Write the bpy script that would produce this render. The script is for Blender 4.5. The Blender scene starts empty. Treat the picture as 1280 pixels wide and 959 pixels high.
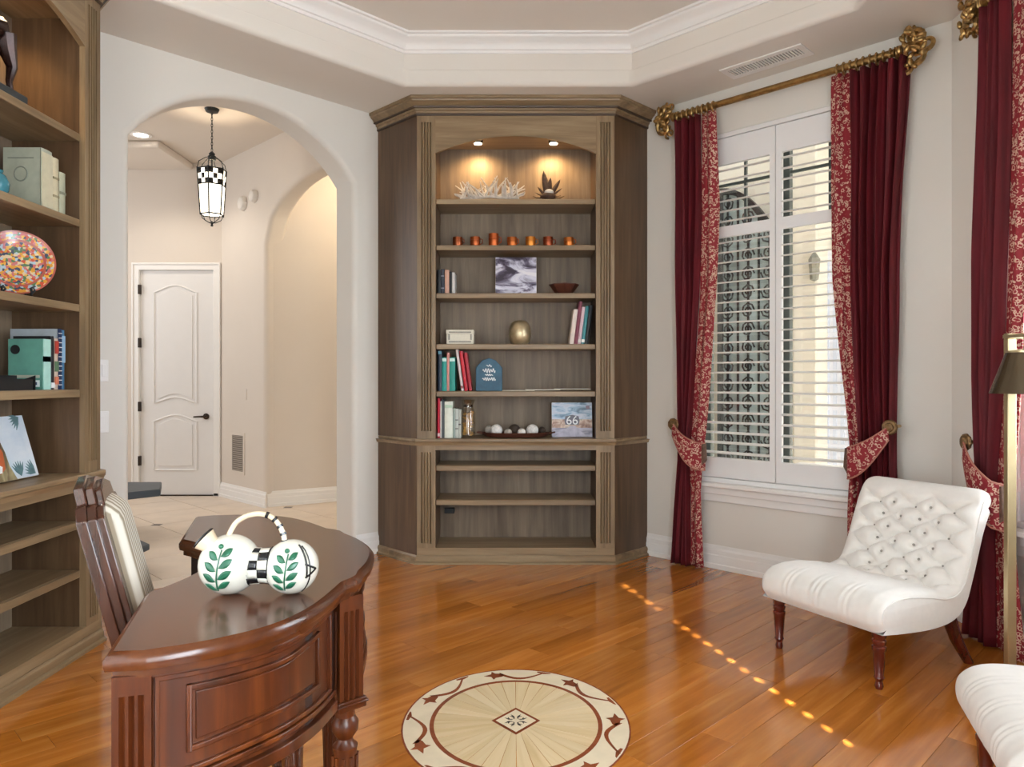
import bpy, bmesh, math, random
from mathutils import Vector, Matrix
from mathutils.geometry import tessellate_polygon

PI = math.pi
R2 = math.sqrt(.5)
F, CX, CY, H = 921.0, 640.0, 475.0, 1.22      # focal length in pixels, horizon, eye height (1280x959 frame)
scene = bpy.context.scene
C = scene.collection

# ------------------------------------------------------------------ camera
cam_d = bpy.data.cameras.new('camera')
cam_d.sensor_width = 36.0
cam_d.lens = 36.0 * F / 1280.0
cam_d.shift_y = -(479.5 - CY) / 1280.0
cam_d.clip_start = 0.02
cam = bpy.data.objects.new('camera', cam_d)
cam.location = (0, 0, H)
cam.rotation_euler = (PI / 2, 0, 0)
C.objects.link(cam)
scene.camera = cam

# ------------------------------------------------------------------ world, sun, daylight
world = bpy.data.worlds.new('sky')
scene.world = world
world.use_nodes = True
bg = world.node_tree.nodes['Background']
bg.inputs[0].default_value = (0.86, 0.93, 1.0, 1)
bg.inputs[1].default_value = 2.6

def area(name, loc, direction, sx, sy, power, col=(1, 1, 1)):
    d = bpy.data.lights.new(name, 'AREA')
    d.shape = 'RECTANGLE'; d.size = sx; d.size_y = sy; d.energy = power; d.color = col
    o = bpy.data.objects.new(name, d)
    o.location = loc
    o.rotation_euler = Vector(direction).to_track_quat('-Z', 'Z').to_euler()
    C.objects.link(o)
    return o

sun_d = bpy.data.lights.new('sun', 'SUN')
sun_d.energy = 55.0; sun_d.angle = math.radians(.53); sun_d.color = (1, .96, .90)
sun = bpy.data.objects.new('sun', sun_d)
SUN_EL = math.radians(34)
sun_dir = Vector((-.234 * math.cos(SUN_EL), .972 * math.cos(SUN_EL), -math.sin(SUN_EL)))
sun.rotation_euler = sun_dir.to_track_quat('-Z', 'Y').to_euler()
C.objects.link(sun)
# area lamps for daylight: at the side window, the added doors and the hall
DAY = 1.0
area('added_light_back_wall', (-1.40, .31, 1.35), (1, 1, 0), 2.3, 2.3, 42 * DAY, (.84, .93, 1))  # added lamp outside an invented opening in the back wall
area('added_light_side_wall', (.76, -.52, 1.35), (-1, 1, 0), 1.0, 2.3, 135 * DAY, (.80, .91, 1))  # added lamp outside an invented opening, brightens the arch wall
area('daylight_side_window', (2.95, 2.5, 1.8), (-1, 0, -.15), 1.7, 2.2, 160 * DAY, (.80, .91, 1))
area('added_light_hall', (-5.6, 6.0, 2.2), (1, 0, -.1), 2.2, 2.2, 42, (.95, .97, 1))  # added lamp out of view to brighten the hall, no window there

scene.view_settings.view_transform = 'Standard'
scene.view_settings.look = 'None'
scene.view_settings.exposure = 0.36
scene.view_settings.gamma = 1.0
scene.view_settings.use_curve_mapping = False
scene.cycles.use_denoising = True
scene.cycles.use_light_tree = False
scene.cycles.max_bounces = 10
scene.cycles.diffuse_bounces = 6
scene.cycles.glossy_bounces = 4
scene.cycles.transparent_max_bounces = 12
scene.cycles.sample_clamp_indirect = 6.0

# ------------------------------------------------------------------ materials
def srgb(r, g, b):
    def c(v):
        v /= 255.0
        return v / 12.92 if v <= .04045 else ((v + .055) / 1.055) ** 2.4
    return (c(r), c(g), c(b), 1.0)

class NT:
    def __init__(s, name):
        s.m = bpy.data.materials.new(name); s.m.use_nodes = True
        s.t = s.m.node_tree; s.b = s.t.nodes['Principled BSDF']
    def n(s, typ, **kw):
        o = s.t.nodes.new(typ)
        for k, v in kw.items():
            setattr(o, k, v)
        return o
    def l(s, a, b): s.t.links.new(a, b)
    def ramp(s, fac, stops, interp='LINEAR'):
        r = s.n('ShaderNodeValToRGB'); e = r.color_ramp.elements
        r.color_ramp.interpolation = interp
        while len(e) > 1: e.remove(e[-1])
        e[0].position = stops[0][0]; e[0].color = stops[0][1]
        for p, c in stops[1:]:
            x = e.new(p); x.color = c
        s.l(fac, r.inputs[0]); return r.outputs[0]
    def coords(s, scale=(1, 1, 1), rnd=0.0, rot=(0, 0, 0)):
        tc = s.n('ShaderNodeTexCoord'); mp = s.n('ShaderNodeMapping')
        mp.inputs['Scale'].default_value = scale; mp.inputs['Rotation'].default_value = rot
        s.l(tc.outputs['Object'], mp.inputs[0])
        if rnd:
            oi = s.n('ShaderNodeObjectInfo'); mu = s.n('ShaderNodeMath', operation='MULTIPLY')
            mu.inputs[1].default_value = rnd
            s.l(oi.outputs['Random'], mu.inputs[0]); s.l(mu.outputs[0], mp.inputs['Location'])
        return mp.outputs[0]
    def noise(s, vec, scale, detail=4, rough=.55, dist=0.0):
        x = s.n('ShaderNodeTexNoise'); x.inputs['Scale'].default_value = scale
        x.inputs['Detail'].default_value = detail; x.inputs['Roughness'].default_value = rough
        x.inputs['Distortion'].default_value = dist
        s.l(vec, x.inputs['Vector']); return x.outputs['Fac']
    def bump(s, h, strength=.2, dist=.01):
        b = s.n('ShaderNodeBump'); b.inputs['Strength'].default_value = strength
        b.inputs['Distance'].default_value = dist
        s.l(h, b.inputs['Height']); s.l(b.outputs[0], s.b.inputs['Normal'])
    def p(s, **kw):
        for k, v in kw.items():
            s.b.inputs[k.replace('_', ' ')].default_value = v

MATS = {}
def plain(name, col, rough=.5, metal=0.0, var=.06, vscale=8.0, bump=0.0, bscale=60.0, coat=0.0, spec=.5, sheen=0.0):
    if name in MATS: return MATS[name]
    t = NT(name); t.p(Roughness=rough, Metallic=metal)
    t.b.inputs['Specular IOR Level'].default_value = spec
    if coat: t.b.inputs['Coat Weight'].default_value = coat; t.b.inputs['Coat Roughness'].default_value = .15
    if sheen: t.b.inputs['Sheen Weight'].default_value = sheen
    v = t.coords()
    n = t.noise(v, vscale)
    lo = tuple(max(0, x * (1 - var)) for x in col[:3]) + (1,)
    hi = tuple(min(1, x * (1 + var)) for x in col[:3]) + (1,)
    t.l(t.ramp(n, [(.3, lo), (.7, hi)]), t.b.inputs['Base Color'])
    if bump: t.bump(t.noise(v, bscale, 3), bump, .005)
    MATS[name] = t.m
    return t.m

def wood(name, dark, mid, light, axis='Z', rough=.42, grain=26.0, coat=0.0, rnd=7.0, tone=0.0, spec=.5):
    if name in MATS: return MATS[name]
    t = NT(name); t.p(Roughness=rough)
    t.b.inputs['Specular IOR Level'].default_value = spec
    if coat: t.b.inputs['Coat Weight'].default_value = coat; t.b.inputs['Coat Roughness'].default_value = .12
    k = .07
    sc = {'X': (k, 1, 1), 'Y': (1, k, 1), 'Z': (1, 1, k)}[axis]
    v = t.coords(sc, rnd)
    a = t.noise(v, grain, 6, .6, .4)
    b = t.noise(v, grain * .18, 3, .5, .8)
    mx = t.n('ShaderNodeMath', operation='MULTIPLY_ADD')
    mx.inputs[1].default_value = .55; t.l(a, mx.inputs[0])
    mb = t.n('ShaderNodeMath', operation='MULTIPLY'); mb.inputs[1].default_value = .45
    t.l(b, mb.inputs[0]); t.l(mb.outputs[0], mx.inputs[2])
    col = t.ramp(mx.outputs[0], [(.3, dark), (.5, mid), (.68, light)])
    if tone:
        oi = t.n('ShaderNodeObjectInfo')
        mr = t.n('ShaderNodeMapRange')
        mr.inputs['To Min'].default_value = 1 - tone; mr.inputs['To Max'].default_value = 1 + tone
        t.l(oi.outputs['Random'], mr.inputs[0])
        hs = t.n('ShaderNodeHueSaturation'); t.l(mr.outputs[0], hs.inputs['Value']); t.l(col, hs.inputs['Color'])
        col = hs.outputs[0]
    t.l(col, t.b.inputs['Base Color'])
    t.bump(a, .08, .003)
    MATS[name] = t.m
    return t.m

def emit(name, col, strength):
    if name in MATS: return MATS[name]
    t = NT(name); t.p(Roughness=.4)
    t.b.inputs['Base Color'].default_value = col
    t.b.inputs['Emission Color'].default_value = col
    t.b.inputs['Emission Strength'].default_value = strength
    t.m.cycles.emission_sampling = 'NONE'      # lamps beside them carry the light
    MATS[name] = t.m
    return t.m

def pane_glass(name, tint=(1, 1, 1, 1), refl=.06):
    if name in MATS: return MATS[name]
    t = NT(name); t.t.nodes.remove(t.b)
    out = t.t.nodes['Material Output']
    tr = t.n('ShaderNodeBsdfTransparent'); tr.inputs[0].default_value = tint
    gl = t.n('ShaderNodeBsdfGlossy'); gl.inputs['Roughness'].default_value = .02
    mx = t.n('ShaderNodeMixShader'); mx.inputs[0].default_value = refl
    t.l(tr.outputs[0], mx.inputs[1]); t.l(gl.outputs[0], mx.inputs[2]); t.l(mx.outputs[0], out.inputs[0])
    MATS[name] = t.m
    return t.m

M_wall = plain('wall_paint', srgb(226, 222, 214), .85, var=.02, vscale=1.5, bump=.06, bscale=40)
M_hall = plain('hall_wall_paint', srgb(218, 208, 197), .85, var=.02, vscale=1.5, bump=.06, bscale=40)
M_ceil = plain('ceiling_paint', srgb(228, 222, 213), .9, var=.015, vscale=1.2)
M_white = plain('white_trim_paint', srgb(240, 238, 235), .4, var=.01)
M_shut = plain('shutter_white', srgb(238, 238, 238), .4, var=.01)
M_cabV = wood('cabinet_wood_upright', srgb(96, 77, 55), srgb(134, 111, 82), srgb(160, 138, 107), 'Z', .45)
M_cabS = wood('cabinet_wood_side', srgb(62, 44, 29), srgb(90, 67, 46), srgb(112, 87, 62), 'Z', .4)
M_cabX = wood('cabinet_wood_rail', srgb(98, 79, 56), srgb(136, 113, 84), srgb(162, 140, 109), 'X', .4)
M_cabD = wood('cabinet_wood_dark', srgb(46, 32, 22), srgb(66, 48, 35), srgb(84, 64, 48), 'X', .4)  # darker tone for the thin beads under the crown
M_cabB = wood('cabinet_wood_back', srgb(90, 74, 58), srgb(124, 105, 85), srgb(146, 128, 106), 'Z', .5)
M_desk = wood('desk_mahogany', srgb(38, 14, 3), srgb(72, 31, 8), srgb(106, 53, 17), 'Z', .36, coat=.1, spec=.35)
M_deskT = wood('desk_mahogany_top', srgb(70, 36, 20), srgb(98, 53, 30), srgb(122, 70, 42), 'Y', .2, coat=.6, grain=18)
M_leg = wood('chair_leg_mahogany', srgb(50, 14, 9), srgb(84, 26, 16), srgb(106, 38, 24), 'Z', .25, coat=.5)
M_plank = wood('floor_plank_wood', srgb(144, 82, 24), srgb(180, 109, 40), srgb(208, 138, 64), 'X', .13, grain=22, coat=.35, rnd=60.0, tone=.15)
M_gold = plain('antique_gold', srgb(182, 150, 98), .30, .9, var=.45, vscale=40)
M_bronze = plain('dark_bronze', srgb(58, 46, 38), .45, .6, var=.2, vscale=30)
M_black = plain('black_matte', srgb(22, 22, 24), .5, var=.1)
M_iron = plain('black_iron', srgb(30, 34, 36), .5, .3, var=.2)
M_brass = plain('brushed_brass', srgb(196, 178, 140), .32, .85, var=.08)
M_linen = plain('ivory_linen', srgb(232, 228, 222), .8, var=.025, vscale=30, bump=.1, bscale=300, sheen=.2)
M_dark = plain('dark_void', srgb(24, 14, 10), .7)
# ------------------------------------------------------------------ mesh building
class MB:
    def __init__(s): s.v = []; s.f = []; s.mi = []; s.cur = 0
    def add(s, vs, fs, M=None):
        o = len(s.v)
        if M is not None: vs = [M @ Vector(p) for p in vs]
        s.v += [tuple(p) for p in vs]
        s.f += [tuple(i + o for i in f) for f in fs]
        s.mi += [s.cur] * len(fs)
        return s
    def box(s, x0, x1, y0, y1, z0, z1, M=None):
        v = [(x, y, z) for z in (z0, z1) for y in (y0, y1) for x in (x0, x1)]
        return s.add(v, [(0, 2, 3, 1), (4, 5, 7, 6), (0, 1, 5, 4), (2, 6, 7, 3), (0, 4, 6, 2), (1, 3, 7, 5)], M)
    def prism(s, poly, z0, z1, holes=(), M=None):
        loops = [list(poly)] + [list(h) for h in holes]
        flat = [p for l in loops for p in l]; n = len(flat)
        tris = tessellate_polygon([[Vector((x, y, 0)) for x, y in l] for l in loops])
        v = [(x, y, z0) for x, y in flat] + [(x, y, z1) for x, y in flat]
        f = [tuple(t) for t in tris] + [tuple(i + n for i in reversed(t)) for t in tris]
        o = 0
        for l in loops:
            k = len(l)
            for i in range(k):
                a, b = o + i, o + (i + 1) % k
                f.append((a, b, b + n, a + n))
            o += k
        return s.add(v, f, M)
    def lathe(s, prof, n=20, M=None):
        v = []; f = []; k = len(prof)
        for i in range(n):
            a = 2 * PI * i / n
            v += [(r * math.cos(a), r * math.sin(a), z) for r, z in prof]
        for i in range(n):
            j = (i + 1) % n
            for q in range(k - 1):
                f.append((i * k + q, j * k + q, j * k + q + 1, i * k + q + 1))
        if prof[0][0] > 1e-5: f.append(tuple(i * k for i in reversed(range(n))))
        if prof[-1][0] > 1e-5: f.append(tuple(i * k + k - 1 for i in range(n)))
        return s.add(v, f, M)
    def tube(s, pts, r, n=8, closed=False, M=None, flat=1.0):
        pts = [Vector(p) for p in pts]; k = len(pts)
        rr = r if isinstance(r, (list, tuple)) else [r] * k
        v = []; f = []; prev = None
        for i, p in enumerate(pts):
            if closed: t = pts[(i + 1) % k] - pts[i - 1]
            else: t = pts[min(i + 1, k - 1)] - pts[max(i - 1, 0)]
            if t.length < 1e-9: t = Vector((0, 0, 1))
            t.normalize()
            if prev is None:
                up = Vector((0, 0, 1)) if abs(t.z) < .9 else Vector((1, 0, 0))
                a = t.cross(up).normalized()
            else:
                a = (prev - t * prev.dot(t))
                a = a.normalized() if a.length > 1e-6 else t.orthogonal().normalized()
            prev = a; b = t.cross(a)
            for j in range(n):
                an = 2 * PI * j / n
                v.append(p + (a * math.cos(an) + b * math.sin(an) * flat) * rr[i])
        m = k if closed else k - 1
        for i in range(m):
            i2 = (i + 1) % k
            for j in range(n):
                j2 = (j + 1) % n
                f.append((i * n + j, i * n + j2, i2 * n + j2, i2 * n + j))
        if not closed:
            f.append(tuple(reversed(range(n)))); f.append(tuple(range((k - 1) * n, k * n)))
        return s.add(v, f, M)
    def sweep(s, path, prof, closed=False, M=None):
        """prof = closed loop of (offset to the left of the path, z); path 2D, mitred corners"""
        P = [Vector(p) for p in path]; k = len(P); m = len(prof); v = []; f = []
        for i in range(k):
            d0 = (P[i] - P[i - 1]) if (closed or i > 0) else (P[1] - P[0])
            d1 = (P[(i + 1) % k] - P[i]) if (closed or i < k - 1) else (P[i] - P[i - 1])
            n0 = Vector((-d0.y, d0.x)).normalized(); n1 = Vector((-d1.y, d1.x)).normalized()
            nn = n0 + n1; nn = nn / max(nn.dot(n0), .2)
            v += [(P[i].x + nn.x * o, P[i].y + nn.y * o, z) for o, z in prof]
        for i in range(k if closed else k - 1):
            i2 = (i + 1) % k
            for j in range(m):
                j2 = (j + 1) % m
                f.append((i * m + j, i2 * m + j, i2 * m + j2, i * m + j2))
        if not closed:
            f.append(tuple(range(m))); f.append(tuple(reversed(range((k - 1) * m, k * m))))
        return s.add(v, f, M)
    def grid(s, nu, nv, fn, cu=False, cv=False, M=None):
        v = [fn(i / (nu if cu else nu - 1), j / (nv if cv else nv - 1)) for i in range(nu) for j in range(nv)]
        f = []
        for i in range(nu if cu else nu - 1):
            for j in range(nv if cv else nv - 1):
                i2, j2 = (i + 1) % nu, (j + 1) % nv
                f.append((i * nv + j, i2 * nv + j, i2 * nv + j2, i * nv + j2))
        return s.add(v, f, M)
    def ball(s, c, r, nu=16, nv=10, M=None):
        r = (r, r, r) if isinstance(r, (int, float)) else r
        v = [(c[0], c[1], c[2] - r[2])]; f = []
        for j in range(1, nv):
            t = PI * j / nv
            for i in range(nu):
                a = 2 * PI * i / nu
                v.append((c[0] + r[0] * math.sin(t) * math.cos(a), c[1] + r[1] * math.sin(t) * math.sin(a), c[2] - r[2] * math.cos(t)))
        v.append((c[0], c[1], c[2] + r[2]))
        for i in range(nu):
            i2 = (i + 1) % nu
            f.append((0, 1 + i2, 1 + i))
            for j in range(nv - 2):
                a = 1 + j * nu
                f.append((a + i, a + i2, a + nu + i2, a + nu + i))
            a = 1 + (nv - 2) * nu
            f.append((a + i, a + i2, len(v) - 1))
        return s.add(v, f, M)
    def build(s, name, mat, parent=None, smooth=35.0, bevel=0.0, seg=2, solid=0.0, recalc=True, loc=None, rot=None, weld=False):
        me = bpy.data.meshes.new(name)
        me.from_pydata(s.v, [], s.f)
        for m in (mat if isinstance(mat, (list, tuple)) else [mat]): me.materials.append(m)
        if any(s.mi):
            for p, i in zip(me.polygons, s.mi): p.material_index = i
        if recalc or weld:
            b = bmesh.new(); b.from_mesh(me)
            if weld: bmesh.ops.remove_doubles(b, verts=b.verts, dist=1e-5)
            if weld and bevel: bmesh.ops.dissolve_limit(b, angle_limit=.01, verts=b.verts, edges=b.edges)
            bmesh.ops.recalc_face_normals(b, faces=b.faces); b.to_mesh(me); b.free()
        if smooth:
            me.shade_smooth(); me.set_sharp_from_angle(angle=math.radians(smooth))
        o = bpy.data.objects.new(name, me); C.objects.link(o)
        if parent is not None: o.parent = parent
        if loc is not None: o.location = loc
        if rot is not None: o.rotation_euler = rot
        if solid:
            md = o.modifiers.new('thickness', 'SOLIDIFY'); md.thickness = solid; md.offset = 0
        if bevel:
            md = o.modifiers.new('soft_edges', 'BEVEL'); md.width = bevel; md.segments = seg
            md.limit_method = 'ANGLE'; md.angle_limit = math.radians(40); md.harden_normals = False
            if seg > 2:
                wn = o.modifiers.new('even_normals', 'WEIGHTED_NORMAL'); wn.keep_sharp = False; wn.weight = 100
        return o

def empty(name, loc=(0, 0, 0), rz=0.0, parent=None):
    o = bpy.data.objects.new(name, None); C.objects.link(o)
    o.empty_display_size = .1; o.location = loc; o.rotation_euler = (0, 0, rz)
    if parent is not None: o.parent = parent
    return o
def tag(o, label, cat, group=None):
    o['label'] = label; o['category'] = cat
    if group: o['group'] = group
    return o
def struct(o, label=None):
    o['kind'] = 'structure'
    if label: o['label'] = label
    return o
def copy_obj(o, parent=None):
    c = o.copy(); C.objects.link(c)
    if parent is not None: c.parent = parent
    return c
def lerp(a, b, t): return a + (b - a) * t
def table(t, x):
    """piecewise linear look-up"""
    if x <= t[0][0]: return t[0][1]
    for (a, va), (b, vb) in zip(t, t[1:]):
        if x <= b: return lerp(va, vb, (x - a) / (b - a))
    return t[-1][1]
def frame(ox, oy, dx, dy, oz=0.0):
    """local x along (dx,dy), local y 90 degrees to its left, z up"""
    l = math.hypot(dx, dy); dx /= l; dy /= l
    return Matrix(((dx, -dy, 0, ox), (dy, dx, 0, oy), (0, 0, 1, oz), (0, 0, 0, 1)))
XZ = Matrix(((1, 0, 0, 0), (0, 0, 1, 0), (0, 1, 0, 0), (0, 0, 0, 1)))   # prism drawn in (x, z), extruded along y
def text_mesh(txt, size, mat, name, parent, M, extrude=.0008):
    cu = bpy.data.curves.new(name, 'FONT'); cu.body = txt; cu.size = size; cu.align_x = 'CENTER'; cu.align_y = 'CENTER'
    cu.extrude = extrude
    t = bpy.data.objects.new(name, cu); C.objects.link(t)
    me = bpy.data.meshes.new_from_object(t.evaluated_get(bpy.context.evaluated_depsgraph_get()))
    bpy.data.objects.remove(t)
    me.materials.clear(); me.materials.append(mat)
    o = bpy.data.objects.new(name, me); C.objects.link(o); o.parent = parent; o.matrix_local = M
    return o
# ------------------------------------------------------------------ room shell
SOFF, TRAY = 3.085, 3.385
A_M = frame(-3.375, 2.775, 1, 1)        # arch wall, to the left of the built-in
B_M = frame(-.025, 6.125, 1, -1)        # window wall, to the right of the built-in
R_M = frame(2.28, 3.82, 0, -1)          # short wall with the second window
C_M = frame(2.28, 1.38, -1, -1)         # wall beside the camera, closed shutters
D_M = frame(.15, -.75, -1, 1)           # wall behind the camera, added light doors
ROOM = [(-3.375, 2.775), (-.025, 6.125), (2.28, 3.82), (2.28, 1.38), (.15, -.75)]

def wall(name, M, outline, holes=(), th=.2, mat=M_wall, bev=.025, label=None):
    b = MB().prism(outline, 0, th, holes, M @ XZ)
    o = b.build(name, mat, bevel=bev, seg=4, weld=True)
    return struct(o, label)
def rect(x0, x1, z0, z1): return [(x0, z0), (x1, z0), (x1, z1), (x0, z1)]

AS0, AS1, ASPR, ARISE = 1.803, 3.234, 2.572, .365
amid, ahw = (AS0 + AS1) / 2, (AS1 - AS0) / 2
arad = (ahw ** 2 + ARISE ** 2) / (2 * ARISE)
arch = []
for i in range(25):
    x = -ahw + 2 * ahw * i / 24
    arch.append((amid + x, ASPR + math.sqrt(arad ** 2 - x * x) - (arad - ARISE)))
wall('wall_arch', A_M, [(-.2, 0), (AS0, 0)] + arch + [(AS1, 0), (4.74, 0), (4.74, 3.6), (-.2, 3.6)], th=.245, bev=.04,
     label='cream wall with arched opening to the hall')
W1 = (1.75, 2.875, .56, 2.80)
wall('wall_window', B_M, rect(0, 3.42, 0, 3.6), [rect(*W1)], label='beige wall with shuttered window')
W2 = (.50, 1.90, .56, 2.80)
wall('wall_right', R_M, rect(-.15, 2.6, 0, 3.6), [rect(*W2)])
W3 = (.722, 1.842, .56, 2.80)
GD = (2.0, 2.92)
wall('wall_side', C_M, [(-.15, 0), (GD[0], 0), (GD[0], 2.6), (GD[1], 2.6), (GD[1], 0), (3.15, 0), (3.15, 3.6), (-.15, 3.6)], [rect(*W3)])
DD = (.6, 3.1)
wall('wall_back', D_M, [(0, 0), (DD[0], 0), (DD[0], 2.6), (DD[1], 2.6), (DD[1], 0), (5.0, 0), (5.0, 3.6), (0, 3.6)])

# soffit ring, tray sides, upper ceiling, crown moulding
big = [(-3.7, 2.775), (-.025, 6.45), (2.48, 3.9), (2.48, 1.3), (.15, -1.05)]
def meet(a, b):
    # lines as (nx, ny, c): nx*x+ny*y=c
    d = a[0] * b[1] - a[1] * b[0]
    return ((a[2] * b[1] - a[1] * b[2]) / d, (a[0] * b[2] - a[2] * b[0]) / d)
L = [(0, 1, 4.667), (-1, 1, 5.351), (1, 0, -1.95), (1, 1, -.02), (0, 1, .12), (-1, 1, -.35), (1, 0, 1.72), (1, 1, 5.427)]
OCT = [meet(L[i], L[(i + 1) % 8]) for i in range(8)]
struct(MB().prism(big, SOFF, SOFF + .12, [OCT]).build('ceiling_soffit', M_ceil, bevel=.03, seg=4, weld=True), 'lower ceiling band around the tray')
def grow(d):
    LL = []
    cx, cy = 0, 2.4
    for nx, ny, c in L:
        n = math.hypot(nx, ny); sgn = 1 if nx * cx + ny * cy < c else -1
        LL.append((nx, ny, c + sgn * d * n))
    return [meet(LL[i], LL[(i + 1) % 8]) for i in range(8)]
struct(MB().prism(grow(.1), SOFF + .10, TRAY + .02, [grow(.0)]).build('ceiling_tray_side', M_ceil, weld=True), 'white upright side of the tray ceiling')
struct(MB().prism(grow(.4), TRAY, TRAY + .1).build('ceiling', M_ceil, weld=True), 'upper ceiling inside the tray')
cr = [(0, 3.285), (.012, 3.285), (.016, 3.30), (.028, 3.303), (.034, 3.32), (.05, 3.34), (.075, 3.353), (.085, 3.362), (.088, 3.372), (.105, 3.374), (.108, 3.386), (0, 3.386)]
area_sign = sum(OCT[i][0] * OCT[(i + 1) % 8][1] - OCT[(i + 1) % 8][0] * OCT[i][1] for i in range(8))
octp = OCT if area_sign > 0 else OCT[::-1]
struct(MB().sweep(octp, cr, True).build('trim_1', M_white, smooth=25), 'white crown moulding around the ceiling tray')
# added slab out of view: seals the ceiling void, shades the courtyard wall
struct(MB().prism([(-4.2, -1.6), (.3, -1.6), (.3, -1.0), (2.6, 1.3), (6.5, 1.3), (6.5, 4.6), (1.6, 4.6), (1.6, 6.6), (-4.2, 6.6)], 3.62, 7.5).build('sun_blocker_slab', M_ceil))

# baseboards
bb = [(0, 0), (.022, 0), (.022, .028), (.017, .034), (.017, .085), (.013, .092), (.013, .118), (.006, .13), (.003, .15), (0, .15)]
def baseboard(name, M, runs, y=0.0, mat=M_white):
    b = MB()
    for s0, s1 in runs: b.sweep([(s1, y), (s0, y)], bb, M=M)     # left of the reversed run is the room side
    return struct(b.build(name, mat, smooth=20))
baseboard('baseboard_arch', A_M, [(1.30, AS0 - .02), (AS1 + .02, 3.50)])
baseboard('baseboard_window', B_M, [(1.37, 3.25)])
baseboard('baseboard_right', R_M, [(0.01, 2.4)])
baseboard('baseboard_side', C_M, [(0.01, GD[0])])
baseboard('baseboard_back', D_M, [(0, DD[0]), (DD[1], 3.5)])

# ------------------------------------------------------------------ wood floor of single planks
fl = struct(MB().prism([(-3.6, 2.9), (-.1, 6.35), (2.4, 4.0), (2.4, 1.3), (.2, -.95)], -.06, -.012).build('floor', M_dark), 'glossy orange hardwood floor laid diagonally')
rng = random.Random(4)
PW = .122
def inside_room(x, y):
    return y < x + 6.38 and y < -x + 6.14 and x < 2.30 and y > x - .93 and y > -x - .63
q = -3.5
qlo, qhi = -4.62, 1.0
pq0 = -.63 * R2          # along direction p=(x+y)/sqrt2, q=(x-y)/sqrt2
row = 0
q = -6.38 * R2
while q < .93 * R2:
    w = min(PW, .93 * R2 - q)
    p0, p1 = -.63 * R2, 6.14 * R2
    p = p0
    first = True
    while p < p1 - .01:
        ln = rng.uniform(.25, 1.3) if first else rng.uniform(.7, 1.5)
        first = False
        e = min(p + ln, p1)
        if p1 - e < .25: e = p1
        ok = False
        for t in (0.0, .25, .5, .75, 1.0):
            pp = lerp(p, e, t)
            for qq in (q, q + w):
                x, y = (pp + qq) * R2, (pp - qq) * R2
                if x < 2.32: ok = True
        # only planks that the room can show
        xc, yc = ((p + e) / 2 + q) * R2, ((p + e) / 2 - q) * R2
        if ok and yc > .2 and xc > -2.9:
            hl, g, c = (e - p) / 2, .0006, .0002
            hw = w / 2
            b = MB()
            v = [(sx * (hl - g), sy * (hw - g), z) for z in (-.012, -c) for sx, sy in ((-1, -1), (1, -1), (1, 1), (-1, 1))]
            v += [(sx * (hl - g - c), sy * (hw - g - c), 0) for sx, sy in ((-1, -1), (1, -1), (1, 1), (-1, 1))]
            f = [(8, 9, 10, 11)]
            for i in range(4):
                j = (i + 1) % 4
                f += [(i, j, j + 4, i + 4), (i + 4, j + 4, j + 8, i + 8)]
            b.add(v, f)
            pm, qm = (p + e) / 2, q + w / 2
            b.build('plank', M_plank, fl, smooth=0, recalc=False, loc=((pm + qm) * R2, (pm - qm) * R2, 0), rot=(0, 0, PI / 4))
        p = e
    q += PW; row += 1

# inlaid oval medallion
MX, MY, MA, MBR = .014, 2.635, .405, .468
def ell(k, a, dz=0): return (MX + MA * k * math.cos(a), MY + MBR * k * math.sin(a), dz)
def ring(k0, k1, z0, z1, n=72):
    b = MB()
    prof = [(k0, z0), (k1, z0), (k1, z1), (k0, z1)]
    def fn(u, v):
        k, z = prof[int(round(v * 4)) % 4]
        a = 2 * PI * u
        return (MX + MA * k * math.cos(a), MY + MBR * k * math.sin(a), z)
    return b.grid(n, 4, fn, True, True)
M_maple = wood('inlay_maple', srgb(206, 178, 132), srgb(226, 202, 160), srgb(236, 216, 178), 'X', .22, coat=.3, rnd=20, tone=.05)
M_pale = plain('inlay_pale_ground', srgb(236, 220, 190), .25, var=.06, vscale=12, coat=.3)
M_red = wood('inlay_jatoba', srgb(110, 50, 26), srgb(138, 70, 40), srgb(152, 84, 52), 'X', .25, coat=.3)
ring(.985, 1.0, -.004, .0012).build('medallion_edge', M_red, fl)
ring(.755, .985, -.004, .0010).build('medallion_border', M_pale, fl)
ring(.72, .758, -.004, .0012).build('medallion_band', M_red, fl)
NS = 32
for i in range(NS):
    a0, a1 = 2 * PI * i / NS + .004, 2 * PI * (i + 1) / NS - .004
    b = MB()
    pts = [(0, 0)] + [(MA * .72 * math.cos(lerp(a0, a1, t)), MBR * .72 * math.sin(lerp(a0, a1, t))) for t in (0, .33, .66, 1)]
    am = (a0 + a1) / 2
    rot = Matrix.Rotation(-am, 4, 'Z')
    pts = [tuple((rot @ Vector((x, y, 0)))[:2]) for x, y in pts]
    b.prism(pts, -.004, .0010)
    b.build('ray_veneer', M_maple, fl, loc=(MX, MY, 0), rot=(0, 0, am))
# diamond at the centre
def diamond(k, z0, z1, name, mat):
    MB().prism([(MX + .087 * k, MY), (MX, MY + .104 * k), (MX - .087 * k, MY), (MX, MY - .104 * k)], z0, z1).build(name, mat, fl)
diamond(1, 0, .0016, 'diamond_frame', M_red)
diamond(.83, 0, .0020, 'diamond_field', M_pale)
b = MB()
for k in range(4):
    a = k * PI / 2 + PI / 4
    ca, sa = math.cos(a), math.sin(a)
    leafp = [(.012, 0), (.022, .008), (.036, .003), (.030, .010), (.042, .016), (.024, .016), (.014, .008)]
    for sg in (1, -1):
        pl = [(MX + (x * ca - y * sg * sa), MY + (x * sa + y * sg * ca) * 1.15) for x, y in leafp]
        b.prism(pl if sg > 0 else pl[::-1], .001, .0024)
b.build('diamond_scroll', M_bronze, fl)
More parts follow.
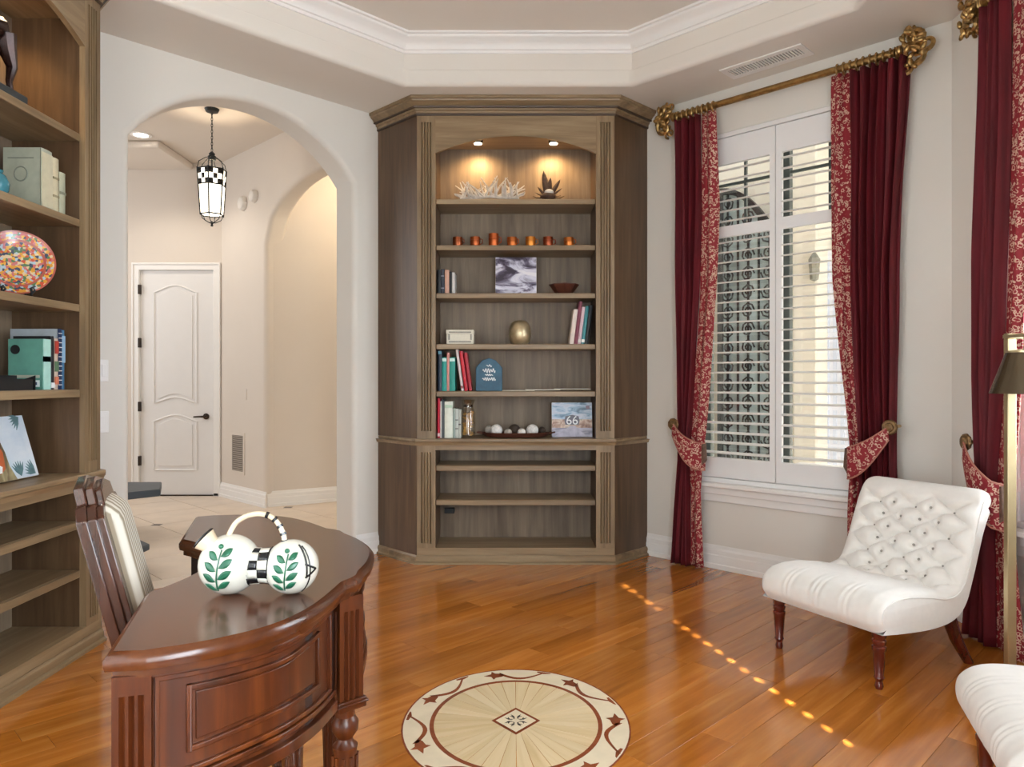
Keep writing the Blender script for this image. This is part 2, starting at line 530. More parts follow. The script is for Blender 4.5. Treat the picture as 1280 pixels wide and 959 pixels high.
# vine sprays around the border: stem with a tulip-like leaf, alternating directions
def border_pt(ang, k): return (MX + MA * k * math.cos(ang), MY + MBR * k * math.sin(ang))
for i in range(7):
    sg = 1
    a = math.radians(103) + 2 * PI * i / 7 - .24
    stem = []
    for t in range(11):
        u = t / 10
        aa = a + sg * lerp(-.30, .19, u)
        kk = .795 + .14 * (2 * u - 1.1) ** 2
        wdt = lerp(.013, .024, u)
        stem.append((aa, kk, wdt))
    poly = [border_pt(aa, kk + w) for aa, kk, w in stem] + [border_pt(aa, kk - w) for aa, kk, w in reversed(stem)]
    MB().prism(poly, .0005, .0018).build('inlay_stem', M_red, fl)
    a2 = a + sg * .24
    tul = [(-.075, 0), (-.05, .028), (.0, .040), (.02, .075), (.035, .035), (.10, .02), (.045, -.005), (.035, -.055), (.01, -.03), (-.05, -.022)]
    poly = [border_pt(a2 + sg * x * 1.35, .872 + y * 1.3) for x, y in tul]
    MB().prism(poly, .0005, .0018).build('inlay_leaf', M_red, fl)
    a3 = a + sg * .60
    dash = [(aa, .955) for aa in (a3 - .075, a3, a3 + .075)]
    poly = [border_pt(aa, .972) for aa, _ in dash] + [border_pt(a3 + .075, .95), border_pt(a3, .935), border_pt(a3 - .06, .955)]
    MB().prism(poly, .0005, .0018).build('inlay_dash', M_red, fl)

# ------------------------------------------------------------------ ceiling vent
vent = empty('ceiling_vent', (1.485, 4.317, SOFF), math.radians(-45))
tag(vent, 'white slotted air vent in the lower ceiling above the window curtains', 'vent')
b = MB(); b.prism(rect(-.25, .25, -.09, .09), -.008, 0, [rect(-.215, .215, -.05, .05)]); b.build('frame', M_white, vent, bevel=.002)
MB().box(-.215, .215, -.05, .05, -.001, .0).build('duct_back', plain('duct_grey', srgb(120, 118, 112), .7), vent)
for i in range(24):
    x = -.206 + i * .0179
    MB().box(x - .0045, x + .0045, -.05, .05, -.007, -.002).build('louver', M_white, vent, smooth=0)

# ------------------------------------------------------------------ shuttered windows
def window(name, M, W, closed=False, notch=False, label=None, glass=True):
    s0, s1, z0, z1 = W
    root = empty(name); root.matrix_world = M
    struct(root, label)
    b = MB().prism(rect(s0, s1, z0, z1), -.022, .05, [rect(s0 + .028, s1 - .028, z0 + .028, z1 - .028)], XZ)
    b.build('window_frame', M_shut, root, bevel=.004)
    # sill and apron
    b = MB().box(s0 - .03, s1 + .03, -.075, .02, z0 - .028, z0)
    b.build('window_sill', M_white, root, bevel=.006)
    b = MB().box(s0 - .015, s1 + .015, -.04, 0, z0 - .075, z0 - .028).box(s0 - .015, s1 + .015, -.022, 0, z0 - .125, z0 - .075)
    b.build('sill_apron', M_white, root, bevel=.004)
    mid = (s0 + s1) / 2
    a0, a1 = s0 + .030, s1 - .030
    st = .036
    zt, zm0, zm1, zb = 2.60, 2.135, 2.205, .72
    if closed: zt, zb = 2.66, .70
    for k, (x0, x1) in enumerate(((a0, mid - .002), (mid + .002, a1))):
        b = MB().prism(rect(x0, x1, z0 + .031, z1 - .031), -.012, .018,
                       [rect(x0 + st, x1 - st, zb, zm0), rect(x0 + st, x1 - st, zm1, zt)], XZ)
        p = b.build('shutter_panel', M_shut, root, bevel=.003)
        for lo, hi in ((zb, zm0), (zm1, zt)):
            n = max(1, round((hi - lo) / (.0713 if closed else .0645))); pitch = (hi - lo) / n
            proto = None
            for i in range(n):
                zc = lo + pitch * (i + .5)
                hw = (x1 - x0) / 2 - st - .002
                if closed:
                    # shut louvers overlap; the tilt-bar notch leaves a small chink at the middle of each
                    if notch and k == 0 and 1.20 < zc < 2.56:
                        nw, nh = .0135, .0135
                        pts = [(-hw, -pitch / 2), (hw, -pitch / 2), (hw, pitch / 2), (nw, pitch / 2), (nw, pitch / 2 - 2 * nh), (-nw, pitch / 2 - 2 * nh), (-nw, pitch / 2), (-hw, pitch / 2)]
                    else:
                        pts = rect(-hw, hw, -pitch / 2, pitch / 2)
                    MB().prism(pts, -.004, .004, M=XZ).build('louver', M_shut, p, smooth=0, loc=((x0 + x1) / 2, .003, zc))
                    continue
                if proto is None:
                    prof = [(.031 * math.cos(t), .0052 * math.sin(t)) for t in [2 * PI * j / 10 for j in range(10)]]
                    bb_ = MB()
                    v = [(sx * hw, y, z) for sx in (-1, 1) for y, z in prof]
                    f = [(j, (j + 1) % 10, 10 + (j + 1) % 10, 10 + j) for j in range(10)] + [tuple(range(10)), tuple(range(10, 20))]
                    bb_.add(v, f)
                    o = bb_.build('louver', M_shut, p, smooth=50)
                    proto = o
                else:
                    o = copy_obj(proto, p)
                o.location = ((x0 + x1) / 2, .004, zc)
                o.rotation_euler = (math.radians(8), 0, 0)
        # hinges on the outer stile
        xs = x0 if k == 0 else x1
        for hz in (.75, 1.6, 2.5):
            MB().box(xs - .004, xs + .004, -.016, -.011, hz - .03, hz + .03).build('hinge', M_white, p)
    # outer sash with muntins and glass
    b = MB().prism(rect(s0 + .0, s1 - .0, z0, z1), .115, .165, [rect(s0 + .05, mid - .03, z0 + .06, z1 - .06), rect(mid + .03, s1 - .05, z0 + .06, z1 - .06)], XZ)
    b.build('outer_sash', plain('bronze_sash', srgb(74, 82, 80), .5), root, bevel=.003)
    b = MB()
    for x0, x1 in ((s0 + .05, mid - .03), (mid + .03, s1 - .05)):
        xm = (x0 + x1) / 2
        b.box(xm - .008, xm + .008, .13, .15, 2.20, z1 - .06); b.box(x0, x1, .13, .15, 2.50, 2.516); b.box(x0, x1, .13, .15, 2.18, 2.21)
    b.build('muntin', MATS['bronze_sash'], root)
    for x0, x1 in ((s0 + .05, mid - .03), (mid + .03, s1 - .05)):
        MB().box(x0, x1, .139, .141, z0 + .06, z1 - .06).build('pane', pane_glass('window_glass'), root)
    return root
window('window_1', B_M, W1, label='white plantation shutters between the red curtains')
window('window_2', R_M, W2, label='white shuttered window behind the brass lamp')
window('window_3', C_M, W3, closed=True, notch=True, label='closed white shutters on the side wall')
# glazed doors behind the camera, invented to let daylight in
td = empty('door_added_back'); td.matrix_world = D_M; struct(td, 'glazed white doors added out of view to let in light')
for x0, x1 in ((DD[0], 1.85), (1.85, DD[1])):
    MB().prism(rect(x0, x1, .0, 2.6), .06, .11, [rect(x0 + .1, x1 - .1, .2, 2.5)], XZ).build('door_leaf', M_white, td)
    MB().box(x0 + .1, x1 - .1, .083, .087, .2, 2.5).build('pane', pane_glass('window_glass'), td)

gd = empty('door_added_side'); gd.matrix_world = C_M; struct(gd, 'glazed white door added out of view to light the arch wall')  # invented opening so that more light reaches the arch wall
MB().prism(rect(GD[0], GD[1], .0, 2.6), .06, .11, [rect(GD[0] + .1, GD[1] - .1, .2, 2.5)], XZ).build('door_leaf', M_white, gd)
MB().box(GD[0] + .1, GD[1] - .1, .083, .087, .2, 2.5).build('pane', pane_glass('window_glass'), gd)

# ------------------------------------------------------------------ hall beyond the arch
HC = 3.50
struct(MB().prism([(-7, 3), (-3.5, 3.0), (-3.45, 3.05), (-.15, 6.35), (2, 8.5), (-1, 11), (-7, 11)], -.06, -.010).build('hall_floor', plain('grout', srgb(176, 160, 142), .9)), 'cream tile floor of the hall')
hf = bpy.data.objects['hall_floor']
M_tile = plain('cream_tile', srgb(224, 208, 190), .35, var=.07, vscale=5, coat=.1)
M_tiled = plain('inset_tile', srgb(92, 80, 70), .4, var=.1)
TS = .60; ins = .058
AI = A_M.inverted()
tile_me = None; inset_me = None
for i in range(-6, 9):
    for j in range(-5, 9):
        cs, cy = 2.694 + (i + .5) * TS, 2.15 + (j + .5) * TS
        w = A_M @ Vector((cs, cy, 0))
        if w.y < 3 or cy < .47: continue
        px = CX + F * w.x / w.y
        if not (60 < px < 520) or w.y > 9: continue
        if tile_me is None:
            h_, g = TS / 2, .003
            oct_ = rect(-h_ + g, h_ - g, -h_ + g, h_ - g)
            t = MB().prism(oct_, -.010, 0).build('tile', M_tile, hf, smooth=0); tile_me = t
        else: t = copy_obj(tile_me, hf)
        t.location = w; t.rotation_euler = (0, 0, PI / 4)
        if i % 2 or j % 2: continue
        c = A_M @ Vector((cs - TS / 2, cy - TS / 2, .0004))
        if inset_me is None:
            d = ins - .004
            t = MB().prism([(d, 0), (0, d), (-d, 0), (0, -d)], -.010, 0).build('inset_tile', M_tiled, hf, smooth=0); inset_me = t
        else: t = copy_obj(inset_me, hf)
        t.location = c; t.rotation_euler = (0, 0, PI / 4)
# border strip of tile through the arch
struct(MB().box(AS0 - .1, AS1 + .1, .166, .347, -.012, .0, A_M).build('threshold', M_tile), 'tile threshold in the archway')

DY = 7.75
V0 = (-3.07, DY); V1 = (-2.357, 7.037)
# wall with the hall door
DX0, DX1, DZ = -3.915, -3.135, 2.375
struct(MB().prism([(-7, 0), (DX0 - .02, 0), (DX0 - .02, DZ + .02), (DX1 + .02, DZ + .02), (DX1 + .02, 0), (V0[0] + .05, 0), (V0[0] + .05, 3.7), (-7, 3.7)], DY, DY + .15, M=XZ).build('wall_hall_door', M_hall))
HV = frame(V0[0], V0[1], 1, -1)
vl = 1.008
# short wall with the return-air grille, ends in a rounded corner; arch header carries on over the corridor
hp = []
cw = .95
for i in range(19):
    x = -cw + 2 * cw * i / 18
    hp.append((vl + cw + x, 2.52 + .52 * math.sqrt(max(0, 1 - (x / cw) ** 2))))
struct(MB().prism([(0, 0), (vl, 0)] + hp + [(vl + 2 * cw, 3.7), (0, 3.7)], 0, .2, M=HV @ XZ).build('wall_hall_grille', M_hall, bevel=.05, seg=4, weld=True))
CR = frame(V1[0] + .06, V1[1] + .06, .86, .51)
struct(MB().box(0, 4.5, 0, .15, 0, 3.7, CR).build('wall_corridor', M_hall))
struct(MB().box(-7.1, -7, 2.5, 8.2, 0, 3.7).build('wall_foyer', M_hall))
struct(MB().box(-7, -3.4, 2.4, 2.6, 0, 3.7).build('wall_foyer_side', M_hall))
struct(MB().box(1.6, 1.7, 6.3, 11, 0, 3.7).build('wall_corridor_end', M_hall))
struct(MB().prism([(-7.1, 2.4), (-3.45, 2.4), (-3.55, 2.95), (-.2, 6.3), (1.7, 8.2), (1.7, 11), (-7.1, 11)], HC, HC + .1).build('ceiling_hall', M_hall))
struct(MB().box(-7, -3.35, DY - .75, DY, HC - .07, HC).build('ceiling_hall_drop', M_hall, bevel=.02), 'dropped band of the hall ceiling')
b = MB()
b.sweep([(vl + .03, 0), (0, 0)], bb, M=HV)
b.sweep([(2.6, 0), (-.06, 0)], bb, M=CR)
b.sweep([(-.02 + .0, 0), (-3.0, 0)], bb, M=frame(DX0 - .09, DY, 1, 0))
b.sweep([(.0, 0), (-.06, 0)], bb, M=frame(V0[0], DY, 1, 0))
struct(b.build('baseboard_hall', M_white, smooth=20))

# hall door
door = empty('door_1', (0, DY, 0)); struct(door, 'white two-panel door with arched panels at the end of the hall')
b = MB()
cas = .075
b.prism([(DX0 - cas, 0), (DX0, 0), (DX0, DZ), (DX1, DZ), (DX1, 0), (DX1 + cas, 0), (DX1 + cas, DZ + cas), (DX0 - cas, DZ + cas)], -.022, .05, M=XZ)
b.prism([(DX0 - cas, 0), (DX0 - cas + .02, 0), (DX0 - cas + .02, DZ + cas - .02), (DX1 + cas - .02, DZ + cas - .02), (DX1 + cas - .02, 0), (DX1 + cas, 0), (DX1 + cas, DZ + cas), (DX0 - cas, DZ + cas)], -.032, -.02, M=XZ)
b.build('casing', M_white, door, bevel=.004)
leaf = MB().box(DX0 + .003, DX1 - .003, .012, .05, .012, DZ - .003).build('leaf', plain('door_white', srgb(232, 230, 228), .45, var=.01), door)
def panel_outline(x0, x1, z0, z1, rt, rb, n=12):
    top = [(lerp(x1, x0, i / n), z1 - rt + rt * (math.sin(PI * i / n) ** 1.3)) for i in range(n + 1)]
    bot = [(lerp(x0, x1, i / n), z0 - rb + rb * (math.sin(PI * i / n) ** 1.3) + rb) for i in range(n + 1)]
    return top + bot
PX0, PX1 = DX0 + .145, DX1 - .185
for z0, z1, rt, rb in ((.976, 2.215, .075, .06), (.27, .85, .065, 0)):
    o = panel_outline(PX0, PX1, z0, z1, rt, rb)
    MB().tube([(x, .012, z) for x, z in o], .012, 6, True).build('panel_moulding', MATS['door_white'], leaf)
    o2 = panel_outline(PX0 + .045, PX1 - .045, z0 + .045, z1 - .04, rt * .9, rb * .9)
    MB().prism(o2, .004, .014, M=XZ).build('raised_panel', MATS['door_white'], leaf, bevel=.003)
for hz in (.37, .94, 1.61, 2.17):
    MB().box(DX0 - .008, DX0 + .012, -.026, .012, hz - .05, hz + .05).build('hinge', M_bronze, door)
hd = MB().lathe([(.0, -.0), (.032, 0), (.032, .01), (.014, .014), (.012, .05), (0, .05)], 18, Matrix.Translation((DX1 - .085, .012, .835)) @ Matrix.Rotation(PI / 2, 4, 'X'))
hd.tube([(DX1 - .085, -.035, .835), (DX1 - .13, -.04, .835), (DX1 - .2, -.036, .832)], [.011, .010, .008], 8)
hd.build('handle', M_bronze, leaf)
MB().box(DX0, DX1, -.01, .06, 0, .012).build('door_sill', M_bronze, door)

# return-air grille
g = empty('wall_grille'); g.matrix_world = HV; tag(g, 'grey return-air grille low on the hall wall beside the door', 'vent')
gx0, gx1, gz0, gz1 = .30, .55, .30, .66
MB().prism(rect(gx0 - .03, gx1 + .03, gz0 - .03, gz1 + .03), -.008, 0, [rect(gx0, gx1, gz0, gz1)], XZ).build('frame', M_hall, g)
MB().box(gx0, gx1, -.003, 0, gz0, gz1).build('backing', plain('grille_dark', srgb(120, 110, 100), .8), g)
for i in range(18):
    z = gz0 + .01 + i * .02
    MB().box(gx0, gx1, -.008, -.003, z - .004, z + .004).build('slat', plain('grille_slat', srgb(170, 160, 150), .6), g, smooth=0)
MB().box(.55, .62, -.006, 0, 1.02, 1.13, HV).build('wall_plate', M_hall, bevel=.003)
tag(bpy.data.objects['wall_plate'], 'small beige switch plate above the hall wall grille', 'switch plate')
# door chime speakers high on the hall wall
for x, z, r in ((.56, 2.98, .075), (.80, 3.01, .065)):
    c = MB().lathe([(0, 0), (r, 0), (r, .02), (r * .8, .045), (r * .35, .055), (0, .055)], 8, HV @ Matrix.Translation((x, 0, z)) @ Matrix.Rotation(PI / 2, 4, 'X'))
    o = c.build('smoke_detector', plain('detector_white', srgb(226, 220, 212), .5), bevel=.004)
    tag(o, 'larger white detector high on the hall wall' if r > .07 else 'smaller white detector high on the hall wall, on the arch side', 'detector')
# recessed lamp in the hall ceiling
cl = empty('recessed_light', (-3.446, 6.84, HC)); tag(cl, 'round recessed downlight in the hall ceiling', 'ceiling light')
MB().lathe([(.06, 0), (.095, 0), (.095, -.008), (.065, -.01), (.06, 0)], 24).build('trim_ring', M_white, cl)
MB().lathe([(0, -.002), (.06, -.002), (.06, -.004), (0, -.004)], 24).build('lens', emit('downlight_lens', (1, .93, .82, 1), 14), cl)
for nm, loc, pw, col in (('recessed_lamp', (-3.446, 6.84, HC - .05), 10, (1, .90, .76)),):
    d = bpy.data.lights.new(nm, 'SPOT'); d.energy = pw * 3; d.color = col; d.spot_size = 2.4; d.spot_blend = .6; d.shadow_soft_size = .06
    o = bpy.data.objects.new(nm, d); o.location = loc; C.objects.link(o)
# corridor downlight behind the arch header (gives the warm corridor wall)
d = bpy.data.lights.new('corridor_lamp', 'POINT'); d.energy = 20; d.color = (1, .84, .60); d.shadow_soft_size = .08
o = bpy.data.objects.new('corridor_lamp', d); o.location = (-1.1, 6.95, 3.1); C.objects.link(o)

# lantern
def lantern():
    root = empty('pendant_lantern', (-2.525, 6.2, 2.51)); tag(root, 'hexagonal iron lantern with frosted glass hanging on a chain in the hall', 'pendant lamp')
    zb, zg, zt, zc = .10, .345, .475, .60
    r0, r1, r2 = .093, .110, .119
    hexa = [PI / 6 + i * PI / 3 for i in range(6)]
    rz = math.radians(8)
    b = MB()
    for a in hexa:
        c, s = math.cos(a + rz), math.sin(a + rz)
        b.tube([(r0 * c, r0 * s, zb - .01), (r1 * c, r1 * s, zg), (r2 * c, r2 * s, zt + .01)], .006, 6)
        b.tube([(r2 * c, r2 * s, zt), (.105 * c, .105 * s, zt + .06), (.05 * c, .05 * s, zt + .10), (.02 * c, .02 * s, zc - .02)], .0035, 5)
        b.tube([(r0 * c, r0 * s, zb), (.075 * c, .075 * s, zb - .04), (.03 * c, .03 * s, zb - .065), (.0, .0, zb - .07)], .0035, 5)
    for r, z in ((r0, zb), (r1, zg), (r2, zt)):
        b.tube([(r * math.cos(a + rz), r * math.sin(a + rz), z) for a in hexa], .006, 6, True)
    b.build('frame', M_iron, root)
    MB().lathe([(0, 0), (.012, .004), (.008, .02), (.014, .03), (.006, .045), (0, .05)], 10).build('bottom_finial', M_iron, root)
    MB().lathe([(0, zc - .04), (.03, zc - .04), (.034, zc - .01), (.022, zc), (.026, zc + .012), (.01, zc + .03), (0, zc + .03)], 14).build('cap', M_iron, root)
    MB().tube([(0, 0, zt), (0, 0, zc)], .006, 6).build('stem', M_iron, root)
    gm = emit('lantern_glass', (1, .90, .72, 1), 2.6)
    ck = plain('lantern_band_dark', srgb(40, 34, 28), .5)
    for k in range(6):
        a0, a1 = hexa[k] + rz, hexa[(k + 1) % 6] + rz
        def pt(u, r, z): return (lerp(r * math.cos(a0), r * math.cos(a1), u) * .97, lerp(r * math.sin(a0), r * math.sin(a1), u) * .97, z)
        MB().add([pt(.04, r0, zb), pt(.96, r0, zb), pt(.96, r1, zg), pt(.04, r1, zg)], [(0, 1, 2, 3)]).build('glass_panel', gm, root, solid=.003)
        for i in range(3):
            for j in range(3):
                u0, u1 = .04 + .3067 * i, .04 + .3067 * (i + 1)
                z0, z1 = lerp(zg, zt, j / 3), lerp(zg, zt, (j + 1) / 3)
                ra, rb_ = lerp(r1, r2, j / 3), lerp(r1, r2, (j + 1) / 3)
                MB().add([pt(u0, ra, z0), pt(u1, ra, z0), pt(u1, rb_, z1), pt(u0, rb_, z1)], [(0, 1, 2, 3)]).build('checker_tile', gm if (i + j) % 2 else ck, root, solid=.004)
    MB().lathe([(0, zb + .005), (r0 * .9, zb + .005), (r0 * .9, zb + .008), (0, zb + .008)], 12).build('base_glass', gm, root)
    z = zc + .03; k = 0
    while z < HC - 2.51 - .03:
        b = MB()
        ang = k * PI / 2
        pts = [(math.cos(t) * .007 * math.cos(ang), math.cos(t) * .007 * math.sin(ang), z + .014 + math.sin(t) * .018) for t in [2 * PI * i / 10 for i in range(10)]]
        b.tube(pts, .0025, 5, True).build('chain_link', M_iron, root)
        z += .026; k += 1
    MB().lathe([(0, HC - 2.51 - .03), (.05, HC - 2.51 - .025), (.06, HC - 2.51), (0, HC - 2.51)], 16).build('canopy', M_iron, root)
    d = bpy.data.lights.new('lantern_bulb', 'POINT'); d.energy = 13; d.color = (1, .84, .62); d.shadow_soft_size = .05
    o = bpy.data.objects.new('lantern_bulb', d); o.location = (-2.525, 6.2, 2.51 + .25); C.objects.link(o)
lantern()

# hall stair: two dark treads that show past the left jamb
st = empty('hall_staircase', (-2.45, 4.7, 0), 0); tag(st, 'foot of a staircase with dark slate treads beside the archway', 'stairs')
M_slate = plain('slate_tread', srgb(62, 72, 82), .45, var=.1)
MB().prism([(-1.6, -.28), (.03, -.28), (.13, -.12), (.13, .02), (-.05, .20), (-1.6, .20)], .13, .17).build('tread', M_slate, st, bevel=.008)
MB().prism([(-1.6, -.22), (.0, -.22), (.08, -.09), (-.06, .1), (-1.6, .1)], 0, .13).build('riser', M_slate, st)
MB().prism([(-1.8, .75), (-.5, .75), (-.27, 1.0), (-.45, 1.4), (-1.8, 1.4)], .32, .375).build('tread', M_slate, st, bevel=.008)
MB().prism([(-1.8, .85), (-.72, .85), (-.55, 1.0), (-.7, 1.2), (-1.8, 1.2)], 0, .32).build('riser', M_white, st)
MB().prism([(-1.8, .12), (-.85, .12), (-.85, .95), (-1.8, .95)], 0, .25).build('string_block', M_white, st)

# light switches on the arch wall
for s_, z, w, h_, lab, rock in ((1.655, 1.27, .075, .118, 'double white switch plate, the upper of two on the arch wall', 2), (1.66, .995, .07, .115, 'single white rocker switch, the lower of two on the arch wall', 1)):
    r = empty('light_switch'); r.matrix_world = A_M @ Matrix.Translation((s_, 0, z)); tag(r, lab, 'light switch')
    MB().box(-w / 2, w / 2, -.011, 0, -h_ / 2, h_ / 2).build('plate', M_white, r, bevel=.003)
    for k in range(rock):
        xx = (k - (rock - 1) / 2) * .03
        MB().box(xx - .011 , xx + .011, -.017, -.010, -.032, .032).build('rocker', M_white, r, bevel=.002)

# ------------------------------------------------------------------ outside the window
struct(MB().box(-12, 16, -8, 18, -.3, -.08).build('ground', plain('paving', srgb(206, 196, 178), .9, var=.08, vscale=2)), 'pale paving outside')
M_stucco = plain('stucco', srgb(224, 219, 206), .9, var=.03, vscale=2, bump=.1, bscale=30)
FAC = frame(1.2, 8.9, 1, -1)
struct(MB().box(-1.2, 6, 0, .3, -.1, 6.0, FAC).build('wall_courtyard', M_stucco), 'cream stucco courtyard wall outside the window')
def outside():
    # pier between the iron door and the white door
    def fs(px, y=0.0):   # position along the facade for a pixel column, at local depth y
        r = (px - CX) / F
        # point on line: X = 1.2 + s*R2 + y*R2 ; Y = 8.9 - s*R2 + y*R2
        return (r * (8.9 + y * R2) - 1.2 - y * R2) / (R2 * (1 + r))
    p0, p1 = fs(990, -.35), fs(1021, -.35)
    struct(MB().box(p0, p1, -.35, 0, -.1, 5, FAC).build('trim_2', M_stucco, bevel=.02), 'cream pier outside the window')
    ir = empty('iron_door'); ir.matrix_world = FAC
    tag(ir, 'black wrought-iron scrollwork door leaf with curved top, outside behind the shutters', 'door')
    a, b_ = fs(899, -.2), fs(977, -.2)
    w = b_ - a; zt = 3.20
    def top(t): return zt - .62 * t ** 2.1
    ol = [(a, .02), (b_, .02)] + [(lerp(b_, a, i / 12), top(1 - i / 12)) for i in range(13)]
    il = [(a + .05, .08), (b_ - .05, .08)] + [(lerp(b_ - .05, a + .05, i / 12), top(1 - i / 12) - .07) for i in range(13)]
    MB().prism(ol, -.24, -.18, [il], XZ).build('frame', M_iron, ir)
    MB().prism(il, -.2, -.195, M=XZ).build('glass', plain('door_glass_grey', srgb(176, 194, 198), .15, var=.3, vscale=3), ir)
    for i in range(1, 6):
        x = a + w * i / 6
        MB().box(x - .008, x + .008, -.235, -.215, .08, top(i / 6) - .05).build('bar', M_iron, ir)
    rr = random.Random(3)
    for k in range(46):
        zc = .25 + (k // 3) * .185
        x = a + w * (.18 + .32 * (k % 3))
        if zc + .1 > top((x - a) / w): continue
        sg = 1 if (k + k // 3) % 2 else -1
        pts = []
        for i in range(15):
            t = i / 14
            an = sg * (t * 3.6 * PI); r = .012 + .062 * (1 - t)
            pts.append((x + r * math.cos(an) * sg, -.24, zc + r * math.sin(an) * 1.15))
        MB().tube(pts, .009, 5).build('scroll', M_iron, ir)
    # white glazed door to the right of the pier
    dr = empty('garden_door'); dr.matrix_world = FAC
    tag(dr, 'white gridded glass door outside, to the right of the cream pier', 'door')
    c0, c1 = fs(1023, -.1), fs(1075, -.1)
    M_gd = plain('garden_door_white', srgb(228, 232, 244), .5)
    MB().box(c0, c1, -.1, -.05, 0, 2.45).build('leaf', M_gd, dr)
    for i in range(4):
        for j in range(6):
            x0, x1 = lerp(c0 + .05, c1 - .05, i / 4), lerp(c0 + .05, c1 - .05, (i + 1) / 4)
            z0, z1 = lerp(.25, 2.35, j / 6), lerp(.25, 2.35, (j + 1) / 6)
            MB().box(x0 + .018, x1 - .018, -.108, -.1, z0 + .018, z1 - .018).build('pane', plain('garden_pane', srgb(214, 222, 240), .2), dr)
    # sconce on the pier
    sc = empty('wall_sconce'); sc.matrix_world = FAC; tag(sc, 'small grey lantern sconce on the cream pier outside', 'wall lamp')
    sx = fs(1019, -.4)
    MB().lathe([(0, 0), (.04, .02), (.055, .2), (.03, .24), (0, .28)], 8, Matrix.Translation((sx, -.42, 2.12))).build('body', plain('sconce_grey', srgb(120, 120, 110), .5), sc)
    MB().box(sx - .02, sx + .02, -.42, -.35, 2.2, 2.24).build('bracket', M_iron, sc)
    bn = empty('garden_bench'); bn.matrix_world = FAC @ Matrix.Translation((fs(1045, -1.2), -1.2, -.08)); tag(bn, 'low white garden bench outside the right shutter', 'bench')
    MB().box(-.4, .4, -.25, .25, .52, .6).build('seat', M_white, bn, bevel=.02)
    for x in (-.33, .33):
        for y in (-.2, .2): MB().box(x - .03, x + .03, y - .03, y + .03, 0, .52).build('leg', M_white, bn)
outside()
# added wall out of view, keeps the low sun off the glazed doors
struct(MB().box(-6.5, 2.2, -4.4, -4.0, -.1, 8.5).build('wall_sun_blocker', M_stucco), 'cream wall added out of view to block the low sun')
# ------------------------------------------------------------------ built-in bookcases
HWF, HWO, DEP = .655, .532, .33
def fluted(x0, x1, z0, z1, zf0, zf1, y0, y1):
    """upright with three stopped flutes cut into its front"""
    b = MB()
    w = x1 - x0; n = 4; fw = .0115; gap = .0075
    span = n * fw + (n - 1) * gap; a = (x0 + x1) / 2 - span / 2
    b.box(x0, x1, y0, y1, z0, zf0); b.box(x0, x1, y0, y1, zf1, z1)
    poly = [(x0, y1), (x0, y0)]
    for i in range(n):
        l = a + i * (fw + gap)
        poly += [(l, y0), (l + .0012, y0 + .009), (l + fw / 2, y0 + .014), (l + fw - .0012, y0 + .009), (l + fw, y0)]
    poly += [(x1, y0), (x1, y1)]
    b.prism(poly, zf0, zf1)
    return b

